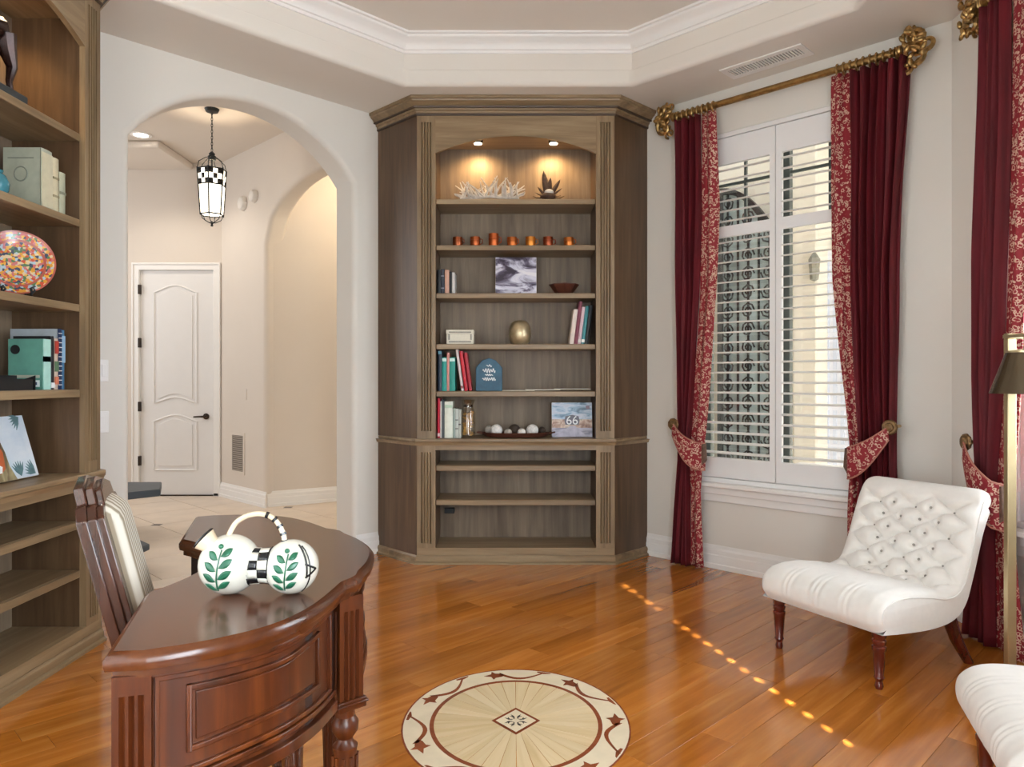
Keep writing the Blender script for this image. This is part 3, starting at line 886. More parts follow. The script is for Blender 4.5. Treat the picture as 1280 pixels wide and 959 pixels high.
def bookcase(loc, rz, label, tl, tr, ctop, shelves, lows, hide_left=False):
    r = empty('built_in_bookcase', loc, rz); tag(r, label, 'bookcase')
    lo0, lo1 = .107, ctop - .075
    spr, apex = 2.725, 2.838
    # front frame
    for sg in (-1, 1):
        xa, xb = (-HWF, -HWO) if sg < 0 else (HWO, HWF)
        fluted(xa, xb, ctop, 2.995, ctop + .05, 2.93, 0, .025).build('pilaster', M_cabV, r, smooth=20)
        fluted(xa, xb, lo0, ctop - .04, lo0 + .03, ctop - .09, -.006, .025).build('base_pilaster', M_cabV, r, smooth=20)
        # angled side, upper and lower
        t = tl if sg < 0 else tr
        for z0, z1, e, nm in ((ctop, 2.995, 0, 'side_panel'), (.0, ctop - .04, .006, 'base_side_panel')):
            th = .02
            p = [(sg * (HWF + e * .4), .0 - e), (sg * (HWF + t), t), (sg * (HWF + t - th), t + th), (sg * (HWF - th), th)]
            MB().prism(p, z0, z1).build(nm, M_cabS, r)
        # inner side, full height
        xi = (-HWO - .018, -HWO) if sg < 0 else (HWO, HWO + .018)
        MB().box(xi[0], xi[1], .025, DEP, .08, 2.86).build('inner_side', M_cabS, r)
    b = MB()
    n = 16
    arc = [(lerp(-HWO, HWO, i / n), spr + (apex - spr) * (1 - (2 * i / n - 1) ** 2)) for i in range(n + 1)]
    b.prism([(-HWO, 2.995)] + arc + [(HWO, 2.995)], 0, .025, M=XZ)
    b.build('arched_header', M_cabX, r)
    MB().box(-HWO, HWO, -.006, .025, lo1, ctop - .04).build('apron_rail', M_cabX, r)
    MB().box(-HWF, HWF, -.006, .025, .06, lo0).build('base_rail', M_cabX, r)
    MB().box(-HWO - .018, HWO + .018, DEP, DEP + .015, .06, 2.88).build('back_panel', M_cabB, r)
    MB().box(-HWO, HWO, .02, DEP, 2.85, 2.87).build('top_board', M_cabX, r)
    MB().box(-HWO, HWO, .025, DEP, .085, lo0).build('bottom_board', M_cabX, r)
    path = [(-HWF - tl, tl), (-HWF, 0), (HWF, 0), (HWF + tr, tr)]
    # offsets are to the left of the path: negative = outwards to the room
    def mould(prof, name): MB().sweep(path, [(-o, z) for o, z in prof]).build(name, M_cabX, r, smooth=25)
    mould([(0, 2.985), (.010, 2.985), (.012, 3.0), (.020, 3.003), (.022, 3.018), (.034, 3.026), (.05, 3.045), (.062, 3.052), (.066, 3.062), (.074, 3.064), (.076, 3.083), (0, 3.083)], 'crown')
    MB().sweep(path, [(-o, z) for o, z in [(0, 2.972), (.008, 2.972), (.012, 2.980), (.008, 2.988), (0, 2.988)]]).build('crown_bead', M_cabD, r, smooth=25)
    MB().sweep(path, [(-o, z) for o, z in [(.018, 3.0165), (.038, 3.0165), (.040, 3.024), (.018, 3.024)]]).build('crown_bead', M_cabD, r, smooth=25)
    mould([(0, 0), (.026, 0), (.026, .012), (.014, .018), (.014, .048), (.008, .058), (0, .06)], 'plinth')
    # counter with moulded nose
    poly = [(-HWF - tl, tl), (-HWF - .01, -.022), (HWF + .01, -.022), (HWF + tr, tr), (HWO, DEP), (-HWO, DEP)]
    MB().prism(poly, ctop - .022, ctop).build('counter', M_cabX, r, bevel=.005)
    mould([(0, ctop - .045), (.012, ctop - .045), (.016, ctop - .03), (.022, ctop - .022), (0, ctop - .022)], 'counter_moulding')
    for z in shelves:
        MB().box(-HWO + .002, HWO - .002, .035, DEP, z - .034, z).box(-HWO + .002, HWO - .002, .022, .036, z - .036, z - .002).build('shelf', M_cabX, r, bevel=.003)
    for z in lows:
        MB().box(-HWO + .002, HWO - .002, .035, DEP, z - .034, z).box(-HWO + .002, HWO - .002, .022, .036, z - .036, z - .002).build('shelf', M_cabX, r, bevel=.003)
    for x in (-.255, .255):
        pk = MB().lathe([(0, 2.815), (.03, 2.815), (.034, 2.82), (.034, 2.85), (0, 2.85)], 20, Matrix.Translation((x, .085, 0))).build('puck_light', M_bronze, r)
        MB().lathe([(0, 2.812), (.026, 2.812), (.026, 2.8155), (0, 2.8155)], 20, Matrix.Translation((x, .085, 0))).build('lens', emit('puck_lens', (1, .86, .60, 1), 22), pk)
        d = bpy.data.lights.new('puck_lamp', 'SPOT'); d.energy = 7.5; d.color = (1, .66, .30); d.spot_size = 2.5; d.spot_blend = .7; d.shadow_soft_size = .02
        o = bpy.data.objects.new('puck_lamp', d); C.objects.link(o); o.parent = r; o.location = (x, .16, 2.80)
        o.rotation_euler = (math.radians(28), 0, 0)
    return r

BF = bookcase((.025, 4.885, 0), 0, 'brown fluted built-in bookcase across the corner between arch and window', .315, .265, .83, [2.427, 2.12, 1.80, 1.46, 1.145], [.65, .42])
BL = bookcase((-1.925, 2.79, 0), PI / 2, 'brown fluted built-in bookcase behind the striped desk chair', .395, .39, .80, [2.33, 1.945, 1.562, 1.178], [.585, .365])
# cable box under the lower shelf
ob = empty('outlet_box', (-.44, 5.20, .30)); tag(ob, 'small black outlet box at the back of the lowest bay in the corner bookcase', 'outlet box')
MB().box(-.035, .035, -.03, .012, -.018, .018).build('housing', M_black, ob, bevel=.004)
MB().box(-.02, .02, -.033, -.029, -.010, .010).build('socket', M_iron, ob)

# ------------------------------------------------------------------ small things
def cover(name, col, rough=.5): return plain(name, col, rough, var=.08, vscale=25)
M_page = plain('book_pages', srgb(226, 216, 196), .8, var=.05, vscale=80)
def book(label, col, w, h, d, M, band=None, group=None, rough=.45, spine_label=None):
    """spine towards local -y, thickness w along x, height h, depth d"""
    r = empty('book'); r.matrix_world = M; tag(r, label, 'book', group)
    m = cover('cover_%02x%02x%02x' % col, srgb(*col), rough)
    b = MB(); c = .0025
    b.box(-w / 2, -w / 2 + c, 0, d, 0, h); b.box(w / 2 - c, w / 2, 0, d, 0, h)
    n = 6
    sp = [(lerp(-w / 2, w / 2, i / n), -.004 * math.sin(PI * i / n)) for i in range(n + 1)] + [(w / 2, c), (-w / 2, c)]
    b.prism(sp, 0, h)
    b.build('cover', m, r)
    MB().box(-w / 2 + c, w / 2 - c, c, d - .004, .003, h - .003).build('page_block', M_page, r)
    if band:
        for z0, z1, bc in band:
            MB().box(-w / 2 * .92, w / 2 * .92, -.0052, -.001, h * z0, h * z1).build('spine_label', cover('band_%02x%02x%02x' % bc, srgb(*bc)), r)
    return r
def at_shelf(px, z, Y=4.97):
    return Matrix.Translation(((px - CX) / F * Y, Y, z))
def ry(a): return Matrix.Rotation(math.radians(a), 4, 'Y')
K = 4.96 / F          # metres per pixel at the shelf front
def tilt_book(lab, col, px0, px1, ytop, zs, lean=0, band=None, d=.16, ybot=None):
    w = (px1 - px0) * K
    base_y = CY - (zs - H) / K
    h = (base_y - ytop) * K
    M = at_shelf((px0 + px1) / 2, zs + .0005 + abs(math.sin(math.radians(lean))) * w / 2, 4.95) @ ry(lean)
    return book(lab, col, w * .96, h, d, M, band)
# third shelf: small dark books
Z = 1.80
tilt_book('black book at the cabinet side, left of the navy one on the marble print shelf', (24, 26, 30), 546.6, 551, 338, Z)
tilt_book('dark navy book with pale spine marks beside the black one on the marble print shelf', (44, 48, 62), 551, 555.5, 337, Z, band=[(.2, .24, (150, 150, 160)), (.7, .74, (150, 150, 160))])
tilt_book('peach coloured slim book on the marble print shelf', (206, 160, 140), 556, 561.5, 338, Z)
tilt_book('black slim book right of the peach one', (20, 20, 22), 561.5, 565, 340, Z)
tilt_book('thin white book at the open end of the dark row', (214, 210, 206), 565, 568.5, 341, Z)
# fourth shelf: leaning books at the right
Z = 1.46
for a in (('cream tall book, first of the leaning row under the wooden bowl', (222, 208, 196), 711.7, 717.2, 387), ('maroon book with pale tip leaning under the wooden bowl', (122, 50, 70), 717.4, 721.8, 377),
          ('pink and white slim book leaning between maroon and teal', (214, 186, 196), 722, 726, 384), ('teal book leaning beside the black one', (50, 128, 136), 726.2, 730.6, 383), ('black book against the cabinet side in the leaning row', (24, 28, 34), 731, 735.5, 382)):
    tilt_book(a[0], a[1], a[2], a[3], a[4], Z, 7, band=[(.04, .12, (232, 226, 220))] if 'teal' in a[0] or 'pink' in a[0] else None)
# fifth shelf: navy, teal and red books
Z = 1.145
tilt_book('navy book at the far end of the teal and red row', (36, 48, 66), 547.5, 552.3, 438, Z, band=[(.9, .97, (90, 150, 170))])
tilt_book('teal book between the navy and the coral spine', (28, 150, 140), 552.5, 558.5, 447, Z, band=[(.88, .97, (210, 236, 230))])
tilt_book('slim coral and white book between two teal ones', (210, 140, 130), 558.5, 561.8, 441, Z)
tilt_book('teal book next to the leaning white one', (24, 142, 130), 561.8, 569, 447, Z, band=[(.88, .97, (210, 236, 230))])
tilt_book('white book leaning against the teal ones', (220, 204, 204), 576.6, 579.9, 437, Z, -8, band=[(.06, .12, (130, 50, 60))])
tilt_book('red book leaning next to the white one', (196, 30, 50), 581, 585, 439, Z, -8)
tilt_book('dark red book leaning at the end of the row by the blue plaque', (168, 20, 42), 586.2, 590.2, 441, Z, -8)
# counter: red and pale books
Z = .83
def cb(lab, col, a, b_, yt, band=None): return tilt_book(lab, col, a, b_, yt, Z, 0, band)
cb('bright red book on the counter of the corner bookcase', (200, 24, 56), 546.8, 550, 498, [(.04, .12, (250, 220, 220))])
cb('white slim book beside the bright red one', (224, 220, 214), 550.2, 552.2, 502)
cb('dark grey slim book left of the thick cream one', (70, 76, 80), 552, 555, 500)
cb('thick cream book with green tinted spine on the counter', (226, 232, 218), 555.5, 566, 502, [(.83, .9, (180, 205, 180))])
cb('sage slim book next to the thick cream one', (160, 176, 168), 566, 569, 511)
cb('pale grey book with dark lines beside the sage one', (198, 204, 196), 569, 573, 511, [(.3, .33, (90, 90, 90)), (.6, .63, (90, 90, 90))])
cb('grey book beside the golden glass jar', (188, 190, 180), 573, 576.5, 512, [(.45, .5, (90, 90, 90))])

# top shelf: driftwood and dark dried flower
def driftwood():
    r = empty('driftwood_garland', ((612 - CX) * 5.0 / F, 4.99, 2.4275)); tag(r, 'pale grey driftwood twig garland on the lit top shelf', 'driftwood')
    m = plain('driftwood_grey', srgb(202, 194, 184), .85, var=.25, vscale=30)
    g = random.Random(8)
    MB().tube([(-.2, 0, .02), (-.1, .01, .03), (0, 0, .035), (.1, .01, .03), (.2, 0, .02)], .012, 7).build('branch', m, r)
    for i in range(52):
        x = g.uniform(-.2, .2); a = g.uniform(-1, 1) + x * 3.2
        ln = g.uniform(.10, .19) * (1 - .4 * abs(x) / .22)
        dx, dz, dy = math.sin(a) * ln, abs(math.cos(a)) * ln * .8 + .01, g.uniform(-.07, .07)
        p0 = Vector((x, 0, .03)); p1 = p0 + Vector((dx * .5 + g.uniform(-.01, .01), dy * .6, dz * .6)); p2 = p0 + Vector((dx, dy, dz))
        p1.x = max(-.235, min(.235, p1.x)); p2.x = max(-.24, min(.24, p2.x))
        MB().tube([p0, p1, p2], [.008, .006, .003], 5).build('twig', m, r)
driftwood()
def flower():
    r = empty('dried_protea', ((685 - CX) * 5.0 / F, 4.99, 2.4275)); tag(r, 'dark dried protea flower with stiff leaves on the lit top shelf', 'dried flower')
    m = plain('protea_brown', srgb(76, 54, 40), .7, var=.3, vscale=40)
    mw = plain('protea_white', srgb(214, 208, 200), .8, var=.1)
    def petal(a, ln, w, tiltv, ox=0):
        def fn(u, v):
            y = (v - .5) * 2 * w * math.sin(PI * min(1, .12 + u * .88)) ** .7
            return (ox + u * ln * math.sin(a) + y * math.cos(a) * .8, tiltv * u * ln + .2 * abs(y), .02 + u * ln * math.cos(a))
        MB().grid(8, 5, fn).build('petal', m, r, solid=.004)
    for a, ln, w in ((-.15, .20, .03), (.12, .15, .022), (.55, .16, .026), (.9, .12, .02), (-.7, .11, .02), (-1.1, .10, .018), (1.3, .09, .015)): petal(a, ln, w, .15)
    MB().ball((0, -.02, .028), (.055, .05, .028), 14, 8).build('calyx', m, r)
    MB().ball((.005, -.035, .055), (.032, .025, .02), 12, 8).build('flower_head', mw, r)
    for i in range(5):
        x = -.08 + i * .04
        MB().tube([(x * .4, -.02, .02), (x, -.05, .012), (x * 1.3, -.07, .02)], [.006, .004, .002], 5).build('stem', m, r)
flower()
# second shelf: seven copper cups
cp = None
shades = [(150, 78, 44), (164, 84, 44), (186, 92, 44), (186, 102, 48), (206, 128, 50), (150, 72, 42), (196, 112, 50)]
for i, px in enumerate((572, 594, 617, 640, 663, 685, 711)):
    hgt = (.066, .068, .09, .066, .068, .068, .064)[i]
    r = empty('copper_cup', ((px - CX) * 5.0 / F, 5.0, 2.1205)); tag(r, ['brown copper cup at the arch end of the shelf row', 'second copper cup from the arch end of the shelf row', 'tallest copper cup, third from the arch end of the row', 'middle copper cup of the seven on the second shelf', 'brightest orange copper cup, right after the middle one', 'dark reddish copper cup, second from the window end of the row', 'orange copper cup at the window end of the shelf row'][i], 'cup', 'copper cups on the second shelf')
    m = plain('copper_%d' % i, srgb(*shades[i]), .28, .75, var=.25, vscale=25)
    w = .034
    MB().lathe([(0, .0), (w * .95, .0), (w, .004), (w, hgt * .55), (w * 1.06, hgt * .58), (w * 1.06, hgt * .66), (w, hgt * .68), (w, hgt), (w * .9, hgt), (w * .88, .01), (0, .01)], 22).build('body', m, r)
    MB().tube([(w * .95, 0, hgt * .8), (w + .016, 0, hgt * .75), (w + .018, 0, hgt * .4), (w * .95, 0, hgt * .25)], .0035, 6).build('handle', m, r, rot=(0, 0, -.5 + .3 * (i % 3)))
# third shelf: marble print and bowl
def painted(name, stops, scale, dist, rot=(0, 0, 0), stretch=(1, 1, 1)):
    if name in MATS: return MATS[name]
    t = NT(name); t.p(Roughness=.5)
    v = t.coords(stretch, rot=rot)
    n = t.noise(v, scale, 6, .6, dist)
    t.l(t.ramp(n, stops), t.b.inputs['Base Color'])
    MATS[name] = t.m
    return t.m
pr = empty('canvas_print'); pr.matrix_world = Matrix.Translation(((645 - CX) * 5.0 / F, 5.0, 1.8045)) @ Matrix.Rotation(math.radians(-9), 4, 'X')
tag(pr, 'square canvas print with purple-black marble veins on white', 'canvas print')
MB().box(-.14, .14, 0, .022, 0, .258).build('canvas_edge', M_page, pr, bevel=.002)
MB().box(-.139, .139, -.0015, .0005, .001, .257).build('printed_face', painted('marble_print', [(.36, srgb(60, 50, 66)), (.43, srgb(120, 112, 134)), (.5, srgb(212, 210, 226)), (.62, srgb(238, 236, 242))], 4.5, 1.2, (0, .9, 0), (1, 1, 2.6)), pr)
bw = empty('wooden_bowl', ((705 - CX) * 5.0 / F, 5.0, 1.8005)); tag(bw, 'dark faceted wooden bowl on the shelf beside the marble print', 'bowl')
M_wal = wood('bowl_walnut', srgb(52, 26, 18), srgb(78, 40, 28), srgb(96, 54, 38), 'X', .4)
MB().lathe([(0, 0), (.055, 0), (.10, .062), (.094, .064), (.05, .012), (0, .010)], 8).build('body', M_wal, bw, smooth=20)
MB().lathe([(.092, .062), (.101, .060), (.103, .066), (.093, .067), (.092, .062)], 8).build('rim', M_wal, bw, smooth=20)
# fourth shelf: small box and metal urn
bx = empty('keepsake_box', ((575 - CX) * 4.97 / F, 4.97, 1.4605)); tag(bx, 'small ivory keepsake box with grey patterned border', 'box')
M_iv = plain('ivory_inlay', srgb(226, 218, 200), .5, var=.05, vscale=60); M_gr = plain('grey_inlay', srgb(150, 144, 130), .5, var=.2, vscale=90)
MB().box(-.092, .092, 0, .11, 0, .07).build('body', M_iv, bx, bevel=.003)
MB().box(-.094, .094, -.002, .112, .07, .098).build('lid', M_iv, bx, bevel=.003)
for x0, x1, z0, z1 in ((-.075, .075, .076, .086), (-.075, .075, .012, .022), (-.079, -.069, .03, .068), (.069, .079, .03, .068)):
    MB().box(x0, x1, -.0035, .001, z0, z1).build('inlay_band', M_gr, bx)
ur = empty('metal_urn', ((650 - CX) * 4.99 / F, 4.99, 1.4605)); tag(ur, 'rounded pale gold metal urn with dark lid on the fourth shelf', 'urn')
M_pg = plain('pale_gold', srgb(190, 172, 138), .32, .7, var=.25, vscale=18)
MB().lathe([(0, 0), (.05, 0), (.068, .02), (.076, .06), (.074, .10), (.062, .135), (.058, .14)], 24).build('body', M_pg, ur)
MB().lathe([(.060, .138), (.05, .150), (.03, .16), (0, .164)], 24).build('lid', M_pg, ur)
# fifth shelf: blue plaque, papers
pq = empty('arched_plaque', ((610.5 - CX) * 4.96 / F, 4.96, 1.1455)); pq.location.x += .004; tag(pq, 'blue wooden plaque with clipped arch top and white handwriting', 'plaque')
PQ = [(-.089, 0), (.089, 0), (.089, .158), (.045, .206), (.0, .222), (-.045, .206), (-.089, .158)]
MB().prism(PQ, 0, .02, M=XZ).build('board', painted('plaque_blue', [(.3, srgb(30, 74, 100)), (.7, srgb(44, 96, 122))], 20, .3), pq, bevel=.003)
M_ink = plain('white_ink', srgb(236, 240, 242), .6, var=.02)
def scribble(z, hw, amp, n):
    pts = [(lerp(-hw, hw, i / (n * 6)), -.001, z + amp * math.sin(i * 2 * PI / 6) * (1 if (i // 6) % 3 else .55)) for i in range(n * 6 + 1)]
    MB().tube(pts, .0030, 5).build('handwriting', M_ink, pq)
scribble(.170, .018, .008, 2); scribble(.137, .042, .016, 5); scribble(.108, .026, .006, 4); scribble(.080, .044, .012, 6)
g = random.Random(5)
for i, (px0, px1, lab, col) in enumerate(((628, 668, 'flat grey leaflet on the plaque shelf, nearest the plaque', (196, 188, 178)), (657, 700, 'white leaflet lying in the middle of the plaque shelf', (236, 232, 228)), (694, 738, 'pale leaflet lying at the cabinet side of the plaque shelf', (222, 214, 204)))):
    x0, x1 = (px0 - CX) * 4.97 / F, (px1 - CX) * 4.97 / F
    r = empty('leaflet', ((x0 + x1) / 2, 5.04, 1.1455 + i * .005)); tag(r, lab, 'leaflet')
    hw = (x1 - x0) / 2
    MB().box(-hw, hw, -.09, .09, 0, .004).build('pages', M_page, r, rot=(0, 0, g.uniform(-.04, .04)))
    MB().box(-hw, hw, -.091, .09, .004, .005).build('cover', cover('leaf_%d' % i, srgb(*col)), r)
# counter: jar, tray of balls, road print
jr = empty('glass_jar', ((585 - CX) * 4.97 / F, 4.99, .8305)); tag(jr, 'tall waisted glass jar filled with golden leaves beside the grey books', 'jar')
MB().lathe([(0, 0), (.046, 0), (.050, .01), (.050, .17), (.036, .2), (.034, .22), (.05, .255), (.047, .256), (.031, .222), (.033, .2), (.047, .168), (.047, .012), (0, .006)], 24).build('glass', pane_glass('jar_glass', (.97, .95, .9, 1), .10), jr)
g = random.Random(2); M_gl = plain('golden_leaf', srgb(196, 150, 70), .5, var=.3, vscale=30)
for i in range(40):
    a, z, r_ = g.uniform(0, 2 * PI), g.uniform(.02, .17), g.uniform(.012, .035)
    q_ = Matrix.Translation((r_ * math.cos(a), r_ * math.sin(a), z)) @ Matrix.Rotation(g.uniform(0, 3), 4, 'X') @ Matrix.Rotation(g.uniform(0, 3), 4, 'Z')
    MB().ball((0, 0, 0), (.019, .011, .003), 8, 5, q_).build('leaf', M_gl, jr)
MB().lathe([(.0, .205), (.032, .205), (.032, .222), (.0, .222)], 16).build('neck_ribbon', M_bronze, jr)
ty = empty('serving_tray', ((645 - CX) * 4.98 / F, 5.0, .8305)); tag(ty, 'oval dark wooden tray holding decorative balls', 'tray')
def trayfn(u, v):
    a = 2 * PI * u
    prof = [(0, .006), (.7, .006), (.86, .012), (1.0, .034), (1.02, .032), (.88, .006), (.72, 0), (0, 0)]
    k, z = prof[int(round(v * 7))]
    return (.235 * k * math.cos(a), .095 * k * math.sin(a), z)
MB().grid(40, 8, trayfn, True).build('dish', M_wal, ty, weld=True)
for sg in (-1, 1):
    MB().tube([(sg * .225, -.03, .03), (sg * .262, -.015, .036), (sg * .262, .015, .036), (sg * .225, .03, .03)], .006, 6).build('handle', M_wal, ty)
M_ball = plain('carved_white_ball', srgb(228, 226, 222), .7, var=.25, vscale=55, bump=.8, bscale=90)
M_ballb = plain('carved_grey_ball', srgb(176, 168, 158), .7, var=.3, vscale=60, bump=.8, bscale=90)
M_balld = plain('carved_dark_ball', srgb(66, 52, 42), .7, var=.3, vscale=60, bump=.8, bscale=90)
for px, py, rr_, m, lab in ((620.5, -.01, .041, M_ball, 'large white carved ball at the book end of the tray'), (665.5, -.01, .041, M_ball, 'large white carved ball at the road print end of the tray'),
                            (635, -.03, .027, M_ballb, 'small beige carved ball on the tray'), (652, -.03, .028, M_ball, 'small white carved ball on the tray'),
                            (643, .042, .040, M_balld, 'dark brown carved ball at the back of the tray'), (611, .05, .030, M_ballb, 'grey carved ball behind the large white one'), (678, .05, .026, M_balld, 'small dark ball at the tray end near the road print')):
    x = (px - CX) * 4.98 / F
    zoff = .8305 + .007
    dx = (x - ty.location.x)
    k = math.hypot(dx / .235, py / .095)
    if k > .72: zoff += .010
    o = MB().ball((0, 0, 0), rr_, 20, 14).build('decor_ball', m, loc=(x, 5.0 + py, zoff + rr_)); tag(o, lab, 'ball', 'balls on the oval tray')
p6 = empty('road_print'); p6.matrix_world = Matrix.Translation(((715.5 - CX) * 4.97 / F, 4.99, .8335)) @ Matrix.Rotation(math.radians(-7), 4, 'X')
tag(p6, 'small canvas print of a desert road with the number 66', 'canvas print')
MB().box(-.137, .137, 0, .02, 0, .234).build('canvas_edge', M_page, p6, bevel=.002)
def prect(x0, x1, z0, z1, m, y, nm): MB().box(x0, x1, y - .001, .0, z0, z1).build(nm, m, p6)
prect(-.1365, .1365, .12, .2335, painted('print_sky', [(.32, srgb(96, 122, 150)), (.45, srgb(160, 190, 214)), (.55, srgb(206, 218, 232)), (.68, srgb(190, 184, 204))], 9, .8, stretch=(1, 1, 3)), -.0010, 'printed_sky')
prect(-.1365, .1365, .06, .12, painted('print_desert', [(.3, srgb(120, 92, 88)), (.45, srgb(176, 146, 132)), (.6, srgb(220, 204, 190)), (.7, srgb(110, 120, 112))], 22, .5), -.0010, 'printed_desert')
prect(-.1365, .1365, .0, .062, painted('print_ground', [(.3, srgb(110, 108, 124)), (.6, srgb(186, 184, 202))], 12, .5, stretch=(1, 1, 4)), -.0012, 'printed_ground')
MB().prism([(-.12, .004), (.10, .004), (.02, .075), (-.012, .075)], -.0030, -.001, M=XZ).build('printed_road', painted('print_road', [(.3, srgb(150, 148, 168)), (.7, srgb(206, 202, 216))], 14, .4), p6)
MB().prism([(-.045, .082), (.045, .082), (.052, .11), (.045, .14), (.0, .15), (-.045, .14), (-.052, .11)], -.0030, -.001, M=XZ).build('printed_shield', plain('shield_dark', srgb(112, 114, 126), .6), p6)
text_mesh('66', .084, M_ink, 'printed_number', p6, Matrix.Translation((0, -.0042, .110)) @ Matrix.Rotation(PI / 2, 4, 'X'))
MB().box(.095, .12, -.003, -.001, .19, .212).build('printed_badge', plain('badge_mauve', srgb(150, 132, 150), .6), p6)

# ------------------------------------------------------------------ left bookcase contents (local x = away from the camera, y = into the case)
BLM = Matrix.Translation((-1.925, 2.79, 0)) @ Matrix.Rotation(PI / 2, 4, 'Z')
def bl(Xw, Yw, z): return Matrix.Translation((Xw, Yw, z))
# horse figurine on a black plinth
def horse():
    r = empty('horse_figurine', (-2.05, 2.80, 2.3305)); tag(r, 'dark bronze horse figurine on a black slab, top shelf behind the desk chair', 'figurine')
    MB().box(-.075, .06, -.24, .23, 0, .05).build('plinth', plain('plinth_slate', srgb(44, 50, 54), .5), r, bevel=.004)
    m = plain('figurine_bronze', srgb(48, 28, 24), .22, .5, var=.3, vscale=20)
    b = MB()
    body = [(0, -.15, .27), (0, -.10, .275), (0, -.02, .265), (0, .06, .27), (0, .12, .28), (0, .165, .262)]
    b.tube(body, [.035, .052, .05, .052, .058, .03], 12)
    for y, x, f in ((.13, -.028, 1), (.15, .028, 1), (-.11, -.026, -1), (-.13, .026, -1)):
        if f > 0: pts = [(x, y - .015, .27), (x, y, .21), (x * 1.05, y + .028, .15), (x, y + .012, .09), (x, y + .018, .062), (x, y + .004, .05)]
        else: pts = [(x, y, .26), (x, y - .01, .20), (x, y, .15), (x, y + .005, .09), (x, y - .004, .062), (x, y - .014, .05)]
        b.tube(pts, [.042, .034, .02, .013, .012, .016], 9)
    b.tube([(0, -.14, .28), (0, -.185, .34), (0, -.205, .395)], [.042, .034, .026], 10)
    b.tube([(0, -.2, .40), (0, -.235, .375), (0, -.265, .335)], [.027, .024, .014], 10)
    for x in (-.012, .012): b.tube([(x, -.2, .415), (x, -.198, .44)], [.008, .002], 6)
    b.build('horse', m, r)
    MB().tube([(0, .165, .285), (0, .20, .27), (0, .205, .2), (0, .19, .13)], [.010, .014, .014, .004], 7).build('tail', m, r)
    MB().tube([(0, -.215, .42), (0, -.185, .40), (0, -.15, .335), (0, -.12, .31)], [.006, .012, .012, .005], 7).build('mane', m, r)
horse()
# second shelf: pale antique books and a teal vase
ZB = 1.9455
MBOOK = lambda X, Y, z: Matrix.Translation((X, Y, z)) @ Matrix.Rotation(PI / 2, 4, 'Z')
b1 = book('thick grey-green antique book with worn cream spine behind the desk chair', (170, 174, 156), .075, .262, .16, MBOOK(-2.0, 3.165, ZB), [(.06, .94, (206, 198, 170))])
MB().tube([(-.0385, .085 + .028 * math.cos(t), .15 + .03 * math.sin(t)) for t in [2 * PI * i / 20 for i in range(20)]], .003, 5, True).build('cover_emblem', plain('emblem_grey', srgb(128, 134, 122), .6), b1)
MB().box(-.0395, -.036, .03, .14, .215, .22).build('cover_rule', MATS['emblem_grey'], b1)
book('cream antique book beside the thick grey-green one', (206, 196, 166), .045, .245, .15, MBOOK(-2.0, 3.228, ZB), [(.3, .34, (150, 140, 110)), (.62, .66, (150, 140, 110))])
book('shorter pale green antique book at the end of its row', (180, 182, 158), .045, .195, .14, MBOOK(-2.0, 3.276, ZB), [(.5, .56, (140, 140, 120))])
tv = empty('teal_vase', (-2.06, 2.93, ZB)); tag(tv, 'small round teal glass vase left of the antique books', 'vase')
M_teal = plain('teal_glaze', srgb(64, 128, 142), .2, var=.2, vscale=20)
MB().lathe([(0, 0), (.03, 0), (.05, .03), (.054, .06), (.04, .09), (.026, .10), (.022, .10), (.03, .085), (0, .02)], 20).build('body', M_teal, tv)
MB().lathe([(.022, .098), (.03, .104), (.032, .11), (.022, .11), (.022, .098)], 20).build('rim', M_teal, tv)
